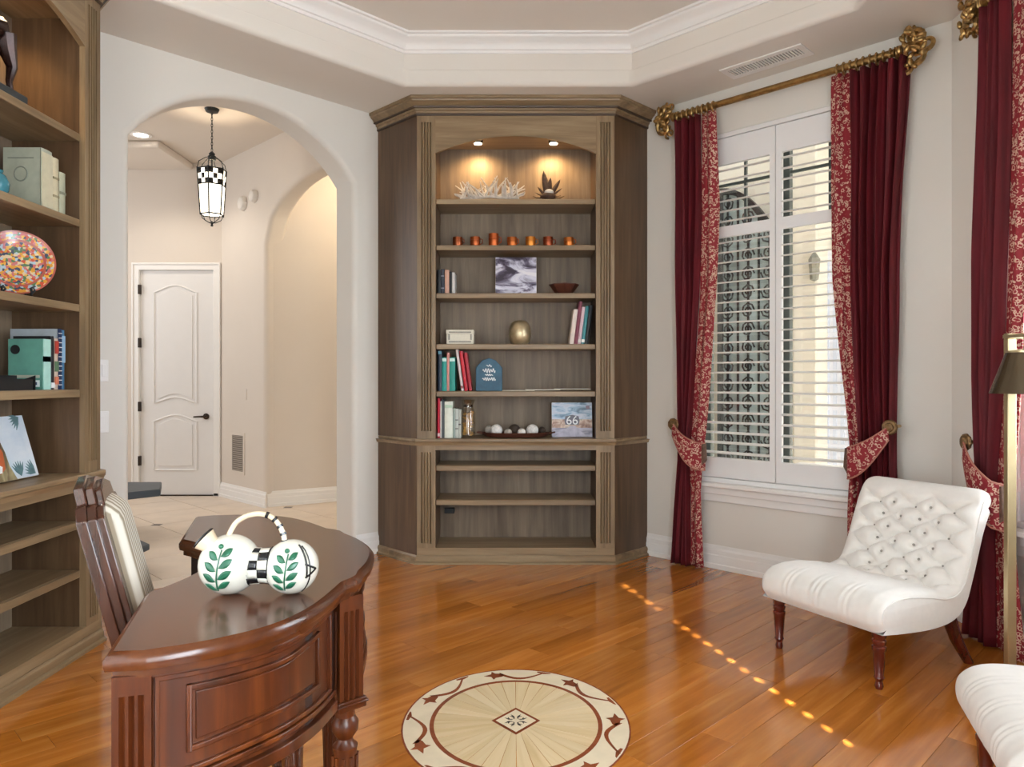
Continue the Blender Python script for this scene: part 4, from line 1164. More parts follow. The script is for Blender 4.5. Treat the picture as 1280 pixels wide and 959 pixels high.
# third shelf: painted plate on stand
def plate():
    r = empty('painted_plate'); r.matrix_world = Matrix.Translation((-2.06, 3.06, 1.5685)) @ Matrix.Rotation(math.atan2(.83, .56) - PI / 2 + math.radians(0), 4, 'Z')
    # local -y faces the camera side
    r.matrix_world = Matrix.Translation((-2.055, 3.06, 1.5625)) @ Matrix.Rotation(math.radians(33), 4, 'Z')
    tag(r, 'round plate painted in red, orange and green swirls on a black stand', 'plate')
    t = NT('plate_glaze'); t.p(Roughness=.2)
    tc = t.n('ShaderNodeTexCoord'); ln = t.n('ShaderNodeVectorMath', operation='LENGTH'); t.l(tc.outputs['Object'], ln.inputs[0])
    vo = t.n('ShaderNodeTexVoronoi'); vo.inputs['Scale'].default_value = 95; t.l(tc.outputs['Object'], vo.inputs['Vector'])
    cols = [srgb(196, 84, 60), srgb(214, 150, 60), srgb(90, 120, 84), srgb(216, 190, 150), srgb(70, 76, 96), srgb(198, 110, 110), srgb(170, 190, 200), srgb(226, 170, 70)]
    sp = t.n('ShaderNodeSeparateColor'); t.l(vo.outputs['Color'], sp.inputs[0])
    c1 = t.ramp(sp.outputs[0], [(i / 8, c) for i, c in enumerate(cols)], 'CONSTANT')
    mr = t.n('ShaderNodeMath', operation='MULTIPLY'); mr.inputs[1].default_value = 1 / .14; t.l(ln.outputs['Value'], mr.inputs[0])
    msk = t.ramp(mr.outputs[0], [(0, (0, 0, 0, 1)), (.66, (0, 0, 0, 1)), (.68, (1, 1, 1, 1)), (.73, (1, 1, 1, 1)), (.75, (0, 0, 0, 1)), (.93, (0, 0, 0, 1)), (.95, (1, 1, 1, 1))])
    mx = t.n('ShaderNodeMix', data_type='RGBA'); t.l(msk, mx.inputs[0]); t.l(c1, mx.inputs[6]); mx.inputs[7].default_value = srgb(176, 92, 78)
    t.l(mx.outputs[2], t.b.inputs['Base Color'])
    Mp = Matrix.Translation((0, 0, .142)) @ Matrix.Rotation(math.radians(-12), 4, 'X') @ Matrix.Rotation(PI / 2, 4, 'X')
    o = MB().lathe([(0, -.012), (.07, -.012), (.10, 0), (.137, .012), (.138, .017), (.10, .006), (.07, -.006), (0, -.006)], 44).build('dish', t.m, r)
    o.matrix_local = Mp
    st = MB()
    for x in (-.05, .05):
        st.tube([(x, -.075, .032), (x, -.068, .012), (x, -.055, .004), (x, .02, .004), (x * .6, .06, .004), (x * .5, .075, .08), (x * .45, .06, .15)], .0045, 6)
        st.tube([(x, -.068, .012), (x + .012, -.075, .026), (x + .004, -.078, .038), (x - .006, -.075, .030)], .0045, 6)
    st.tube([(-.05, .02, .004), (.05, .02, .004)], .0045, 6)
    st.build('stand', M_iron, r)
plate()
# fourth shelf: teal boxed book, black, white and blue books, black tray
ZB = 1.1785
tb = book('teal boxed book with a dark round seal facing the desk, fourth shelf', (92, 148, 134), .05, .215, .145, MBOOK(-1.985, 3.14, ZB), [(.0, 1.0, (170, 214, 204)), (.55, .66, (70, 80, 84))])
MB().lathe([(0, -.0268), (.02, -.0268), (.02, -.025), (0, -.025)], 18, Matrix.Translation((0, .115, .17)) @ Matrix.Rotation(PI / 2, 4, 'Y')).build('cover_seal', M_black, tb)
MB().box(-.0268, -.024, .012, .075, .012, .04).build('cover_label', plain('label_white', srgb(220, 230, 232), .6), tb)
MB().box(-.0270, -.0265, .022, .06, .020, .032).build('cover_print', plain('label_ink', srgb(60, 80, 110), .6), tb)
MB().box(-.0262, -.024, .012, .135, .05, .062).build('cover_stripe', plain('cover_beige', srgb(176, 176, 160), .6), tb)
book('black book directly behind the teal boxed one', (26, 26, 30), .024, .23, .16, MBOOK(-1.985, 3.18, ZB), [(.03, .13, (226, 226, 226))])
book('multicoloured cookbook with red and cream spine by the spiral-bound one', (196, 176, 160), .026, .222, .15, MBOOK(-1.985, 3.208, ZB), [(.7, .95, (170, 60, 50)), (.35, .55, (90, 120, 90)), (.1, .25, (206, 120, 90))])
sb = book('large pale grey spiral-bound book with navy spine', (168, 176, 182), .026, .265, .205, MBOOK(-1.99, 3.236, ZB), [(0, 1, (30, 48, 84))])
for i in range(12):
    z = .02 + i * .0205
    MB().tube([(.0 + .010 * math.cos(t), -.006 + .005 * math.sin(t), z) for t in [2 * PI * k / 8 for k in range(8)]], .0016, 4, True).build('spiral_ring', M_white, sb)
book('blue hardback at the cabinet side of the fourth shelf', (62, 110, 146), .022, .262, .18, MBOOK(-1.99, 3.264, ZB), [(.45, .9, (140, 176, 206))])
dt = empty('black_tray', (-2.0, 2.90, ZB)); tag(dt, 'low black tray beside the teal boxed book', 'tray')
MB().prism([(-.06, -.16), (.03, -.16), (.03, .13), (-.06, .16)], 0, .006).build('base', M_black, dt)
MB().box(.026, .03, -.16, .13, .006, .045).box(-.06, -.056, -.16, .16, .006, .06).box(-.06, .03, -.16, -.156, .006, .05).build('side', M_black, dt, weld=False)
MB().prism([(.0, 0), (.09, 0), (.09, .06), (.03, .04)], -.002, .002, M=Matrix.Translation((-.06, .145, .0)) @ XZ).build('end', M_black, dt)
# counter: leaning portrait canvas (generic portrait)
pc = empty('portrait_canvas'); pc.matrix_world = Matrix.Translation((-2.055, 2.93, .8075)) @ Matrix.Rotation(PI / 2, 4, 'Z') @ Matrix.Rotation(math.radians(-16), 4, 'X')
tag(pc, 'leaning canvas painting of a long-haired figure among leaves', 'painting')
MB().box(-.27, .27, 0, .02, 0, .27).build('canvas_edge', M_page, pc, bevel=.002)
MB().box(-.269, .269, -.001, .0005, .001, .269).build('painted_ground', painted('paint_sky', [(.3, srgb(190, 206, 222)), (.7, srgb(226, 232, 238))], 6, .5), pc)
M_hair = painted('paint_hair', [(.3, srgb(74, 56, 44)), (.5, srgb(132, 116, 84)), (.7, srgb(178, 166, 128))], 30, .6, stretch=(1, 1, .3))
MB().prism([(-.12, .0), (.13, .0), (.105, .06), (.10, .12), (.085, .175), (.04, .215), (-.02, .22), (-.09, .18), (-.11, .1)], -.0025, -.0005, M=XZ).build('painted_hair', M_hair, pc)
MB().prism([(-.05 + .055 * math.cos(t) + .035, .12 + .06 * math.sin(t)) for t in [2 * PI * i / 20 for i in range(20)]], -.0035, -.0005, M=XZ).build('painted_face', painted('paint_skin', [(.3, srgb(206, 130, 96)), (.7, srgb(226, 170, 140))], 10, .3), pc)
MB().prism([(.02, .09), (.05, .1), (.075, .14), (.085, .12), (.075, .05), (.04, .03)], -.004, -.0005, M=XZ).build('painted_scarf', plain('paint_orange', srgb(190, 96, 54), .6), pc)
MB().prism([(-.03, .03), (.05, .035), (.06, .06), (.03, .075), (-.02, .065)], -.0045, -.0005, M=XZ).build('painted_collar', plain('paint_white', srgb(238, 238, 238), .6), pc)
M_lf = plain('paint_leaf', srgb(96, 128, 134), .6, var=.2, vscale=40)
for bx_, bz_, base in ((.24, .262, 3.6), (.25, .01, 2.4), (.16, .01, 1.7)):
    for k in range(6):
        a = base + (k - 2.5) * .24; ln = .065
        ca, sa = math.cos(a), math.sin(a)
        MB().prism([(bx_, bz_), (bx_ + ln * .5 * ca - .006 * sa, bz_ + ln * .5 * sa + .006 * ca), (bx_ + ln * ca, bz_ + ln * sa), (bx_ + ln * .5 * ca + .006 * sa, bz_ + ln * .5 * sa - .006 * ca)][::-1], -.003, -.0005, M=XZ).build('painted_leaf', M_lf, pc)
# ------------------------------------------------------------------ curtains
def velvet():
    t = NT('crimson_velvet'); t.p(Roughness=.75)
    t.b.inputs['Sheen Weight'].default_value = .05; t.b.inputs['Sheen Roughness'].default_value = .4
    t.b.inputs['Sheen Tint'].default_value = srgb(200, 60, 80)
    n = t.noise(t.coords((1, 1, .08)), 30, 3)
    t.l(t.ramp(n, [(.3, srgb(78, 3, 15)), (.7, srgb(104, 5, 23))]), t.b.inputs['Base Color'])
    return t.m
def vine():
    t = NT('red_vine_brocade'); t.p(Roughness=.7)
    v = t.coords()
    wb = t.n('ShaderNodeTexNoise'); wb.inputs['Scale'].default_value = 26; t.l(v, wb.inputs['Vector'])
    mv = t.n('ShaderNodeVectorMath', operation='MULTIPLY_ADD'); mv.inputs[1].default_value = (.03, .03, .03)
    t.l(wb.outputs['Color'], mv.inputs[0]); t.l(v, mv.inputs[2])
    vo = t.n('ShaderNodeTexVoronoi'); vo.inputs['Scale'].default_value = 52; t.l(mv.outputs[0], vo.inputs['Vector'])
    r1 = t.ramp(vo.outputs['Distance'], [(.0, (0, 0, 0, 1)), (.26, (0, 0, 0, 1)), (.32, (1, 1, 1, 1)), (.46, (1, 1, 1, 1)), (.52, (0, 0, 0, 1))])
    sp = t.n('ShaderNodeTexNoise'); sp.inputs['Scale'].default_value = 40; sp.inputs['Detail'].default_value = 1; t.l(v, sp.inputs['Vector'])
    gate = t.ramp(sp.outputs['Fac'], [(.36, (0, 0, 0, 1)), (.42, (1, 1, 1, 1))])
    mu = t.n('ShaderNodeMath', operation='MULTIPLY'); t.l(r1, mu.inputs[0]); t.l(gate, mu.inputs[1])
    mx = t.n('ShaderNodeMix', data_type='RGBA'); t.l(mu.outputs[0], mx.inputs[0])
    mx.inputs[6].default_value = srgb(136, 20, 34); mx.inputs[7].default_value = srgb(206, 172, 152)
    t.l(mx.outputs[2], t.b.inputs['Base Color'])
    return t.m
M_vel, M_vine = velvet(), vine()
def wall_pt(M, off, px):
    """position along a wall for a pixel column on a plane set off to the room by off"""
    r = (px - CX) / F
    inv = M.inverted()
    o = inv @ Vector((0, 0, 0)); d = inv.to_3x3() @ Vector((r, 1, 0))
    t = (-off - o.y) / d.y
    return (o + d * t).x
def curtain(name, M, off, label, edges, zt, zb, nf, tie, pat_side):
    """edges: rows of (z, outer, seam, inner) positions along the wall"""
    root = empty(name); root.matrix_world = M; tag(root, label, 'curtain', 'crimson curtains')
    e0 = [(z, a) for z, a, s, b in edges][::-1]; e1 = [(z, s) for z, a, s, b in edges][::-1]; e2 = [(z, b) for z, a, s, b in edges][::-1]
    def cloth(ea, eb, n, amp, ph, mat, nm, nu):
        def fn(u, v):
            z = lerp(zb, zt, v)
            x0, x1 = table(ea, z), table(eb, z)
            w = abs(x1 - x0)
            sag = .5 + .5 * min(1, abs(z - tie) / .35)
            fy = amp * math.sin(2 * PI * n * u + ph) + amp * .35 * math.sin(2 * PI * n * 2.3 * u + 1.3 + z * .4)
            return (lerp(x0, x1, u) + .004 * math.sin(z * 5 + u * 9), -off + fy * (.6 + .4 * sag), z)
        return MB().grid(nu, 44, fn).build(nm, mat, root, smooth=80, solid=.005)
    cloth(e0, e1, nf, .03, .4, M_vel, 'velvet_panel', nf * 12 + 1)
    cloth(e1, e2, 1.0, .016, .4 + 2 * PI * nf, M_vine, 'brocade_border', 25)
    return root
def tieback(M, off, hook, inner, zs, zi, w0, w1, label, side):
    root = empty('curtain_tieback'); root.matrix_world = M; tag(root, label, 'tieback', 'brocade curtain tiebacks')
    def fn(u, v):
        x = lerp(hook, inner, u)
        zc = lerp(zs, zi, u) - .035 * math.sin(PI * u)
        w = lerp(w0, w1, math.sin(PI * .5 * min(1, u * 1.25)))
        y = -off - .065 - .035 * math.sin(PI * (.1 + .8 * u)) + (.05 if u > .92 else 0) * (u - .92) / .08
        return (x, y, zc + (v - .5) * w)
    MB().grid(20, 8, fn).build('band', M_vine, root, smooth=80, solid=.006)
    for vv in (0.0, 1.0):
        MB().tube([fn(i / 19, vv) for i in range(20)], .005, 6).build('trim_cord', plain('trim_rose', srgb(170, 110, 96), .7), root)
    sgn = 1 if inner > hook else -1
    x = inner
    MB().prism([(x - sgn * .02, -w1 * .45), (x + sgn * .012, -w1 * .1), (x + sgn * .004, w1 * .5), (x - sgn * .03, w1 * .42)], -off - .06, -off - .02, M=Matrix.Translation((0, 0, zi)) @ XZ).build('wrap_end', plain('wrap_brown', srgb(96, 70, 58), .8, var=.3, vscale=60), root)
    k = MB()
    k.lathe([(0, 0), (.034, .004), (.040, .012), (.034, .022), (.024, .022), (.020, .030), (.010, .034), (0, .036)], 20, Matrix.Translation((hook, -off - .05, zs + .03)) @ Matrix.Rotation(PI / 2, 4, 'X'))
    for i in range(9):
        a = 2 * PI * i / 9
        k.ball((hook + .032 * math.cos(a), -off - .062, zs + .03 + .032 * math.sin(a)), .009, 8, 6)
    k.build('holdback_rosette', plain('rosette_antique', srgb(126, 98, 64), .45, .5, var=.4, vscale=60), root)
    MB().tube([(hook, -.0, zs + .03), (hook, -off - .05, zs + .03)], .009, 8).build('holdback_post', M_gold, root)

def finial(root, sgn, x, z, off):
    g = random.Random(int(x * 50) + 7)
    b = MB()
    # leafy gilded scrollwork: spirals leaving a collar, small leaves and berries
    def spiral(cx, cz, r, turns, a0, yo, rad):
        pts = []; rads = []
        for i in range(22):
            t = i / 21
            an = a0 + turns * 2 * PI * t; q = r * (1 - .82 * t)
            pts.append((cx + sgn * q * math.cos(an), -off + yo + .02 * math.sin(3 * t), cz + q * math.sin(an))); rads.append(rad * (1 - .45 * t))
        b.tube(pts, rads, 6)
    spiral(x + sgn * .055, z + .055, .052, 1.4, -2.2, -.015, .017)
    spiral(x + sgn * .06, z - .055, .058, -1.3, 2.2, -.02, .018)
    spiral(x + sgn * .11, z + .015, .044, 1.2, 3.2, .01, .015)
    spiral(x + sgn * .03, z + .09, .032, -1.4, 1.0, .015, .009)
    spiral(x + sgn * .02, z - .10, .035, 1.3, -1.5, -.01, .009)
    for i in range(30):
        a = g.uniform(0, 2 * PI); rr_ = g.uniform(.02, .095)
        q = Matrix.Translation((x + sgn * (.05 + rr_ * .7 * math.cos(a)), -off + g.uniform(-.05, .03), z + rr_ * 1.25 * math.sin(a))) @ Matrix.Rotation(g.uniform(0, 6), 4, 'Y') @ Matrix.Rotation(g.uniform(-.6, .6), 4, 'X')
        b.ball((0, 0, 0), (.024, .012, .013), 8, 6, q)
    b.build('finial', M_gold, root)
    MB().lathe([(.016, 0), (.028, .004), (.030, .014), (.022, .02), (.022, .028), (.03, .034), (.016, .04)], 16, Matrix.Translation((x, -off, z)) @ Matrix.Rotation(sgn * -PI / 2, 4, 'Y')).build('collar', M_gold, root)
def rod(M, off, x0, x1, z, label, spans, f0=True, f1=True):
    root = empty('curtain_rod'); root.matrix_world = M; tag(root, label, 'curtain rod')
    MB().tube([(x0, -off, z), (x1, -off, z)], .020, 14).build('pole', plain('antique_gold_pole', srgb(156, 122, 72), .35, .75, var=.35, vscale=30), root)
    if f0: finial(root, -1, x0, z, off)
    if f1: finial(root, 1, x1, z, off)
    for x in (x0 + .03, x1 - .03):
        MB().box(x - .012, x + .012, -off + .012, 0, z - .03, z - .012).box(x - .03, x + .03, -.012, 0, z - .07, z + .05).build('bracket', M_gold, root, bevel=.003)
    proto = None
    for a, b_, n in spans:
        for i in range(n):
            x = lerp(a, b_, i / (n - 1))
            if proto is None:
                proto = o = MB().tube([(0, .031 * math.cos(t), .031 * math.sin(t) - .006) for t in [2 * PI * k / 18 for k in range(18)]], .0055, 6, True).build('ring', M_gold, root)
            else: o = copy_obj(proto, root)
            o.location = (x, -off, z)
            o.rotation_euler = (0, 0, .12)
RZ, OFF = 2.962, .10
w = lambda px: wall_pt(B_M, OFF, px)
curtain('curtain', B_M, OFF, 'crimson velvet curtain with brocade edge beside the corner bookcase',
        [(2.93, w(842), w(876), w(896)), (2.3, w(843), w(876), w(899)), (1.8, w(844), w(874), w(896)), (1.25, w(846), w(867), w(888)), (.80, w(849), w(862), w(880)), (.70, w(849), w(861), w(878)), (.5, w(846), w(862), w(876)), (.012, w(838), w(862), w(879))],
        2.93, .012, 4, .72, 1)
curtain('curtain', B_M, OFF, 'crimson velvet curtain with brocade edge behind the tufted chair',
        [(2.93, w(1137), w(1064), w(1040)), (2.3, w(1128), w(1064), w(1038)), (1.8, w(1122), w(1065), w(1041)), (1.25, w(1120), w(1068), w(1052)), (.80, w(1120), w(1074), w(1063)), (.70, w(1120), w(1075), w(1062)), (.5, w(1124), w(1076), w(1060)), (.012, w(1130), w(1078), w(1060))],
        2.93, .012, 6, .74, -1)
tieback(B_M, OFF, w(848), w(884), .90, .73, .08, .17, 'brocade tieback with gilt rosette around the curtain beside the bookcase', 1)
tieback(B_M, OFF, w(1117), w(1062), .94, .76, .07, .17, 'brocade tieback with gilt rosette around the curtain behind the tufted chair', -1)
rod(B_M, OFF, w(840), w(1128), RZ, 'gilded curtain rod with leafy scroll finials above the shutters', [(w(848), w(892), 8), (w(1047), w(1122), 10)])
w = lambda px: wall_pt(R_M, OFF, px)
curtain('curtain', R_M, OFF, 'crimson velvet curtain with wide brocade edge behind the brass lamp',
        [(2.93, w(1229), w(1264), w(1300)), (2.3, w(1223), w(1262), w(1292)), (1.8, w(1219), w(1258), w(1284)), (1.25, w(1219), w(1252), w(1276)), (.80, w(1225), w(1244), w(1267)), (.70, w(1225), w(1243), w(1266)), (.5, w(1220), w(1241), w(1268)), (.012, w(1206), w(1243), w(1280))],
        2.93, .012, 4, .72, 1)
tieback(R_M, OFF, w(1224), w(1268), .90, .66, .08, .2, 'brocade tieback around the curtain behind the brass lamp', 1)
rod(R_M, OFF, w(1226), 2.1, RZ, 'gilded curtain rod with leafy finial above the brass lamp', [(w(1232), w(1296), 7)], True, False)

# ------------------------------------------------------------------ desk
DKX, DKY = -.86, 1.82
DU = Vector((-.295, .955, 0)).normalized()         # along the sitter's edge, away from the camera
desk = empty('writing_desk', (DKX, DKY, 0), math.atan2(DU.y, DU.x)); tag(desk, 'curved dark mahogany writing desk with panelled bow front', 'desk')
# local x = DU, local y = 90 degrees left of it = towards the chair; so the bow front is at negative y
def smooth_curve(pts, n=8):
    out = []
    for i in range(len(pts) - 1):
        p0 = Vector(pts[max(i - 1, 0)]); p1 = Vector(pts[i]); p2 = Vector(pts[i + 1]); p3 = Vector(pts[min(i + 2, len(pts) - 1)])
        for k in range(n):
            t = k / n
            out.append(tuple(.5 * ((2 * p1) + (-p0 + p2) * t + (2 * p0 - 5 * p1 + 4 * p2 - p3) * t * t + (-p0 + 3 * p1 - 3 * p2 + p3) * t ** 3)))
    out.append(tuple(pts[-1])); return out
def outline(g=0.0):
    """(u, n) outline, n = towards the bow front; g = inset"""
    bay = smooth_curve([(-.652 + g, .060), (-.632 + g, .160), (-.578 + g, .262), (-.478 + g * .8, .345 - g * .6), (-.310, .418 - g)], 8)
    mid_ = smooth_curve([(-.225, .462 - g), (-.13, .494 - g), (0, .512 - g), (.13, .494 - g), (.225, .462 - g)], 6)
    half = [(-.642 + g, .0 + g)] + bay + [(-.285, .440 - g), (-.262, .455 - g)]
    kn = smooth_curve([(-.27 + 0, g), (-.22, .035 + g), (-.12, .080 + g), (0, .092 + g), (.12, .080 + g), (.22, .035 + g), (.27, g)], 6)
    other = [(-u, n) for u, n in reversed(half)]
    return half + mid_ + other + kn[::-1]
def dk(u, n): return (u, -n)
ot = [dk(*p) for p in outline(0)]
DT = .77
b = MB()
lv = [(.012, DT - .045), (.012, DT - .034), (.002, DT - .030), (0, DT - .022), (0, DT - .012), (.006, DT - .004), (.013, DT)]
rows = [[dk(*p) for p in outline(g)] for g, z in lv]
n = len(rows[0]); vs = []; fs_ = []
for (g, z), rw in zip(lv, rows): vs += [(x, y, z) for x, y in rw]
for i in range(len(lv) - 1):
    for j in range(n):
        j2 = (j + 1) % n
        fs_.append((i * n + j, i * n + j2, (i + 1) * n + j2, (i + 1) * n + j))
tr_ = tessellate_polygon([[Vector((x, y, 0)) for x, y in rows[-1]]])
vs += [(x, y, DT) for x, y in rows[-1]]
fs_ += [tuple(k + len(lv) * n for k in t) for t in tr_]
tr_ = tessellate_polygon([[Vector((x, y, 0)) for x, y in rows[0]]])
fs_ += [tuple(t) for t in tr_]
b.add(vs, fs_)
b.build('desk_top', wood('desk_top_wood', srgb(50, 22, 7), srgb(78, 38, 14), srgb(100, 54, 24), 'X', .24, coat=.2, grain=14, spec=.4), desk, smooth=40, recalc=False)
BZ = .488
def bayface(g, n=20):
    return smooth_curve([(-.652 + g, .060), (-.632 + g, .160), (-.578 + g, .262), (-.478 + g * .8, .345 - g * .6), (-.310, .418 - g)], n // 4)
def ribbon(path, z0f, z1f, th, name, mat, zn=2, inn=True):
    """upright board along a 2D path, z limits as functions of 0..1, thickness th outwards (left of the path in u,n)"""
    P = [Vector(p) for p in path]; k = len(P)
    nor = []
    for i in range(k):
        d = P[min(i + 1, k - 1)] - P[max(i - 1, 0)]
        nor.append(Vector((-d.y, d.x)).normalized())
    b = MB(); v = []; f = []
    for i in range(k):
        t = i / (k - 1)
        a, c = P[i], P[i] + nor[i] * th
        v += [(a.x, -a.y, z0f(t)), (c.x, -c.y, z0f(t)), (c.x, -c.y, z1f(t)), (a.x, -a.y, z1f(t))]
    for i in range(k - 1):
        o = i * 4
        for j in range(4): f.append((o + j, o + (j + 1) % 4, o + 4 + (j + 1) % 4, o + 4 + j))
    f += [(0, 1, 2, 3), tuple(range((k - 1) * 4, k * 4))]
    return b.add(v, f).build(name, mat, desk, smooth=40, bevel=.002)
def sub(path, a, c):
    """part of a polyline between fractions a and c"""
    k = len(path) - 1; out = []
    m = max(6, int((c - a) * k) + 2)
    for i in range(m + 1):
        x = lerp(a, c, i / m) * k; j = min(int(x), k - 1); t = x - j
        out.append((lerp(path[j][0], path[j + 1][0], t), lerp(path[j][1], path[j + 1][1], t)))
    return out
def mirror(path): return [(-u, n) for u, n in reversed(path)]
bay0 = bayface(.045)
mid0 = smooth_curve([(-.22, .425), (-.12, .452), (0, .468), (.12, .452), (.22, .425)], 6)
def skirt(t): return BZ - .012 + .055 * (4 * abs(t - .5) ** 1.7 * .8)      # curved lower edge, deepest at the middle
for path in (bay0, mid0, mirror(bay0)):
    bulge = lambda t: BZ + .004 + .022 * math.sin(PI * t) ** 2
    ribbon(path, bulge, lambda t: DT - .04, .012, 'bow_panel', M_desk)
    ribbon(path, lambda t: DT - .052, lambda t: DT - .042, .026, 'frieze_bead', M_desk)
    ribbon(path, lambda t: bulge(t) - .004, lambda t: bulge(t) + .02, .026, 'skirt_moulding', M_desk)
    ribbon(path, lambda t: bulge(t) + .032, lambda t: bulge(t) + .042, .022, 'skirt_bead', M_desk)
    # outer frame moulding and sunk inner panel
    for a, c, zo0, zo1, th in ((.045, .955, .045, .062, .020), (.16, .84, .080, .086, .020)):
        seg = sub(path, a, c)
        ribbon(seg, lambda t: DT - zo1, lambda t: DT - zo1 + .010, th, 'panel_bead', M_desk)
        ribbon(seg, lambda t: bulge(lerp(a, c, t)) + zo0, lambda t: bulge(lerp(a, c, t)) + zo0 + .010, th, 'panel_bead', M_desk)
        for q0, q1 in ((a, a + .02), (c - .02, c)):
            ribbon(sub(path, q0, q1), lambda t: bulge(q0) + zo0, lambda t: DT - zo1 + .010, th, 'panel_bead', M_desk)
    ribbon(sub(path, .19, .81), lambda t: bulge(.2 + .6 * t) + .096, lambda t: DT - .090, .015, 'raised_panel', M_desk)
# carcass inside, with dark kneehole
core = [(-.60, .03), (-.58, .16), (-.53, .26), (-.45, .33), (-.30, .385), (0, .44), (.30, .385), (.45, .33), (.53, .26), (.58, .16), (.60, .03), (.29, .03), (.29, .34), (-.29, .34), (-.29, .03)]
MB().prism([dk(*p) for p in core], BZ + .02, DT - .045).build('carcass', plain('desk_carcass', srgb(40, 20, 12), .6), desk)
# fluted posts and turned legs
for sg in (-1, 1):
    cor = [(sg * -.630, .015), (sg * -.636, .058), (sg * -.575, .072), (sg * -.575, .015)]
    for (u, n_, w_, rot_) in ((sg * .608, .042, .030, 0), (sg * .258, .418, .030, sg * math.radians(-25))):
        Mx = Matrix.Translation((u, -n_, 0)) @ Matrix.Rotation(rot_, 4, 'Z')
        pb = MB()
        poly = []
        # square post with three flutes on the four faces
        def side(ax, ay, bx_, by_):
            for k in range(3):
                c0, c1, c2 = .18 + .24 * k, .26 + .24 * k, .34 + .24 * k
                nx, ny = (by_ - ay), -(bx_ - ax); l = math.hypot(nx, ny); nx /= l; ny /= l
                poly.append((lerp(ax, bx_, c0), lerp(ay, by_, c0)))
                poly.append((lerp(ax, bx_, c1) - nx * .006, lerp(ay, by_, c1) - ny * .006))
                poly.append((lerp(ax, bx_, c2), lerp(ay, by_, c2)))
        w2 = w_
        cs = [(-w2, -w2), (w2, -w2), (w2, w2), (-w2, w2)]
        for i in range(4):
            poly.append(cs[i]); side(*cs[i], *cs[(i + 1) % 4])
        pb.prism(poly, BZ + .005, DT - .075, M=Mx)
        pb.box(-w2, w2, -w2, w2, DT - .075, DT - .042, Mx)
        pb.build('fluted_post', M_desk, desk, smooth=20)
        MB().box(-w2 - .006, w2 + .006, -w2 - .006, w2 + .006, BZ - .018, BZ + .006, Mx).box(-w2 - .010, w2 + .010, -w2 - .010, w2 + .010, BZ - .006, BZ + .0, Mx).build('post_cap', M_desk, desk, bevel=.003)
        prof = [(r_ , z_ * 1.205) for r_, z_ in [(.018, 0), (.020, .01), (.013, .03), (.020, .05), (.026, .30), (.029, .315), (.020, .322), (.018, .33), (.030, .345), (.031, .36), (.022, .372), (.024, .388), (0.02, .39)]]
        MB().lathe([(0, 0)] + prof + [(0, .47)], 20, Mx).build('leg', M_desk, desk)
        fl_ = MB()
        for k in range(10):
            a = 2 * PI * k / 10
            fl_.tube([(.020 * math.cos(a), .020 * math.sin(a), .055), (.027 * math.cos(a), .027 * math.sin(a), .36)], [.003, .0045], 5, M=Mx)
        fl_.build('leg_reeding', M_desk, desk)

# ------------------------------------------------------------------ ceramic double-gourd pitcher lying on the desk
pt = empty('ceramic_pitcher', (-.528, 1.555, DT + .0005), math.radians(3)); tag(pt, 'white double-bulb ceramic pitcher with checkered waist and green leaf sprigs', 'pitcher')
M_cer = plain('cream_glaze', srgb(212, 209, 197), .22, var=.07, vscale=20, coat=.4)
M_chk = plain('black_glaze', srgb(26, 26, 28), .2, var=.1); M_tan = plain('tan_glaze', srgb(214, 196, 168), .25, var=.08)
b = MB()
XL, XR, RL, RR = -.066, .063, .062, .056
b.ball((XL, 0, RL), (RL * 1.02, RL, RL), 28, 18)
b.build('left_bulb', M_cer, pt)
MB().ball((XR, -.004, RR), (RR, RR, RR), 28, 18).build('right_bulb', M_cer, pt)
NCH = 12
for i in range(2):
    for j in range(NCH):
        a0, a1 = 2 * PI * j / NCH, 2 * PI * (j + 1) / NCH
        x0 = lerp(-.020, .020, i / 2); x1 = lerp(-.020, .020, (i + 1) / 2)
        def fn(u, v):
            a = lerp(a0, a1, v); x = lerp(x0, x1, u)
            r = .036 + 4 * x * x
            return (x, r * math.cos(a) - .002, .058 + r * math.sin(a))
        MB().grid(4, 4, fn).build('checker_patch', M_chk if (i + j) % 2 else M_cer, pt, solid=.002)
MB().tube([(-.022, .038 * math.cos(t) - .002, .058 + .038 * math.sin(t)) for t in [2 * PI * k / 24 for k in range(24)]], .0022, 6, True).build('waist_line', M_chk, pt)
MB().tube([(.022, .038 * math.cos(t) - .002, .058 + .038 * math.sin(t)) for t in [2 * PI * k / 24 for k in range(24)]], .0022, 6, True).build('waist_line', M_chk, pt)
hp_ = [(-.070 + 0, .0, .118), (-.064, 0, .132), (-.052, 0, .150), (-.030, 0, .163), (-.004, 0, .167), (.020, 0, .160), (.036, 0, .143), (.045, 0, .122), (.048, 0, .104)]
hd_ = MB().tube(smooth_curve(hp_, 4), .0055, 8).build('handle', M_tan, pt)
sc_ = smooth_curve(hp_, 4)
for k in range(0, len(sc_) - 2, 3):
    if k < 18: continue
    MB().tube(sc_[k:k + 2], .0072, 8).build('handle_stripe', M_chk, hd_)
sp_ = Matrix.Translation((-.104, -.012, .108)) @ Matrix.Rotation(math.radians(-48), 4, 'Y')
so = MB().lathe([(.018, -.02), (.020, .0), (.026, .016), (.022, .017), (.015, .0), (.013, -.018)], 18, sp_).build('spout', M_tan, pt)
MB().tube([tuple(sp_ @ Vector((.0245 * math.cos(t), .0245 * math.sin(t), .017))) for t in [2 * PI * k / 18 for k in range(18)]], .0028, 6, True).build('spout_rim', M_chk, so)
M_lg = plain('leaf_green', srgb(30, 92, 66), .3, var=.25, vscale=60)
def on_ball(cx, cy, cz, R, lon, lat):
    return Vector((cx + R * math.cos(lat) * math.sin(lon), cy - R * math.cos(lat) * math.cos(lon), cz + R * math.sin(lat)))
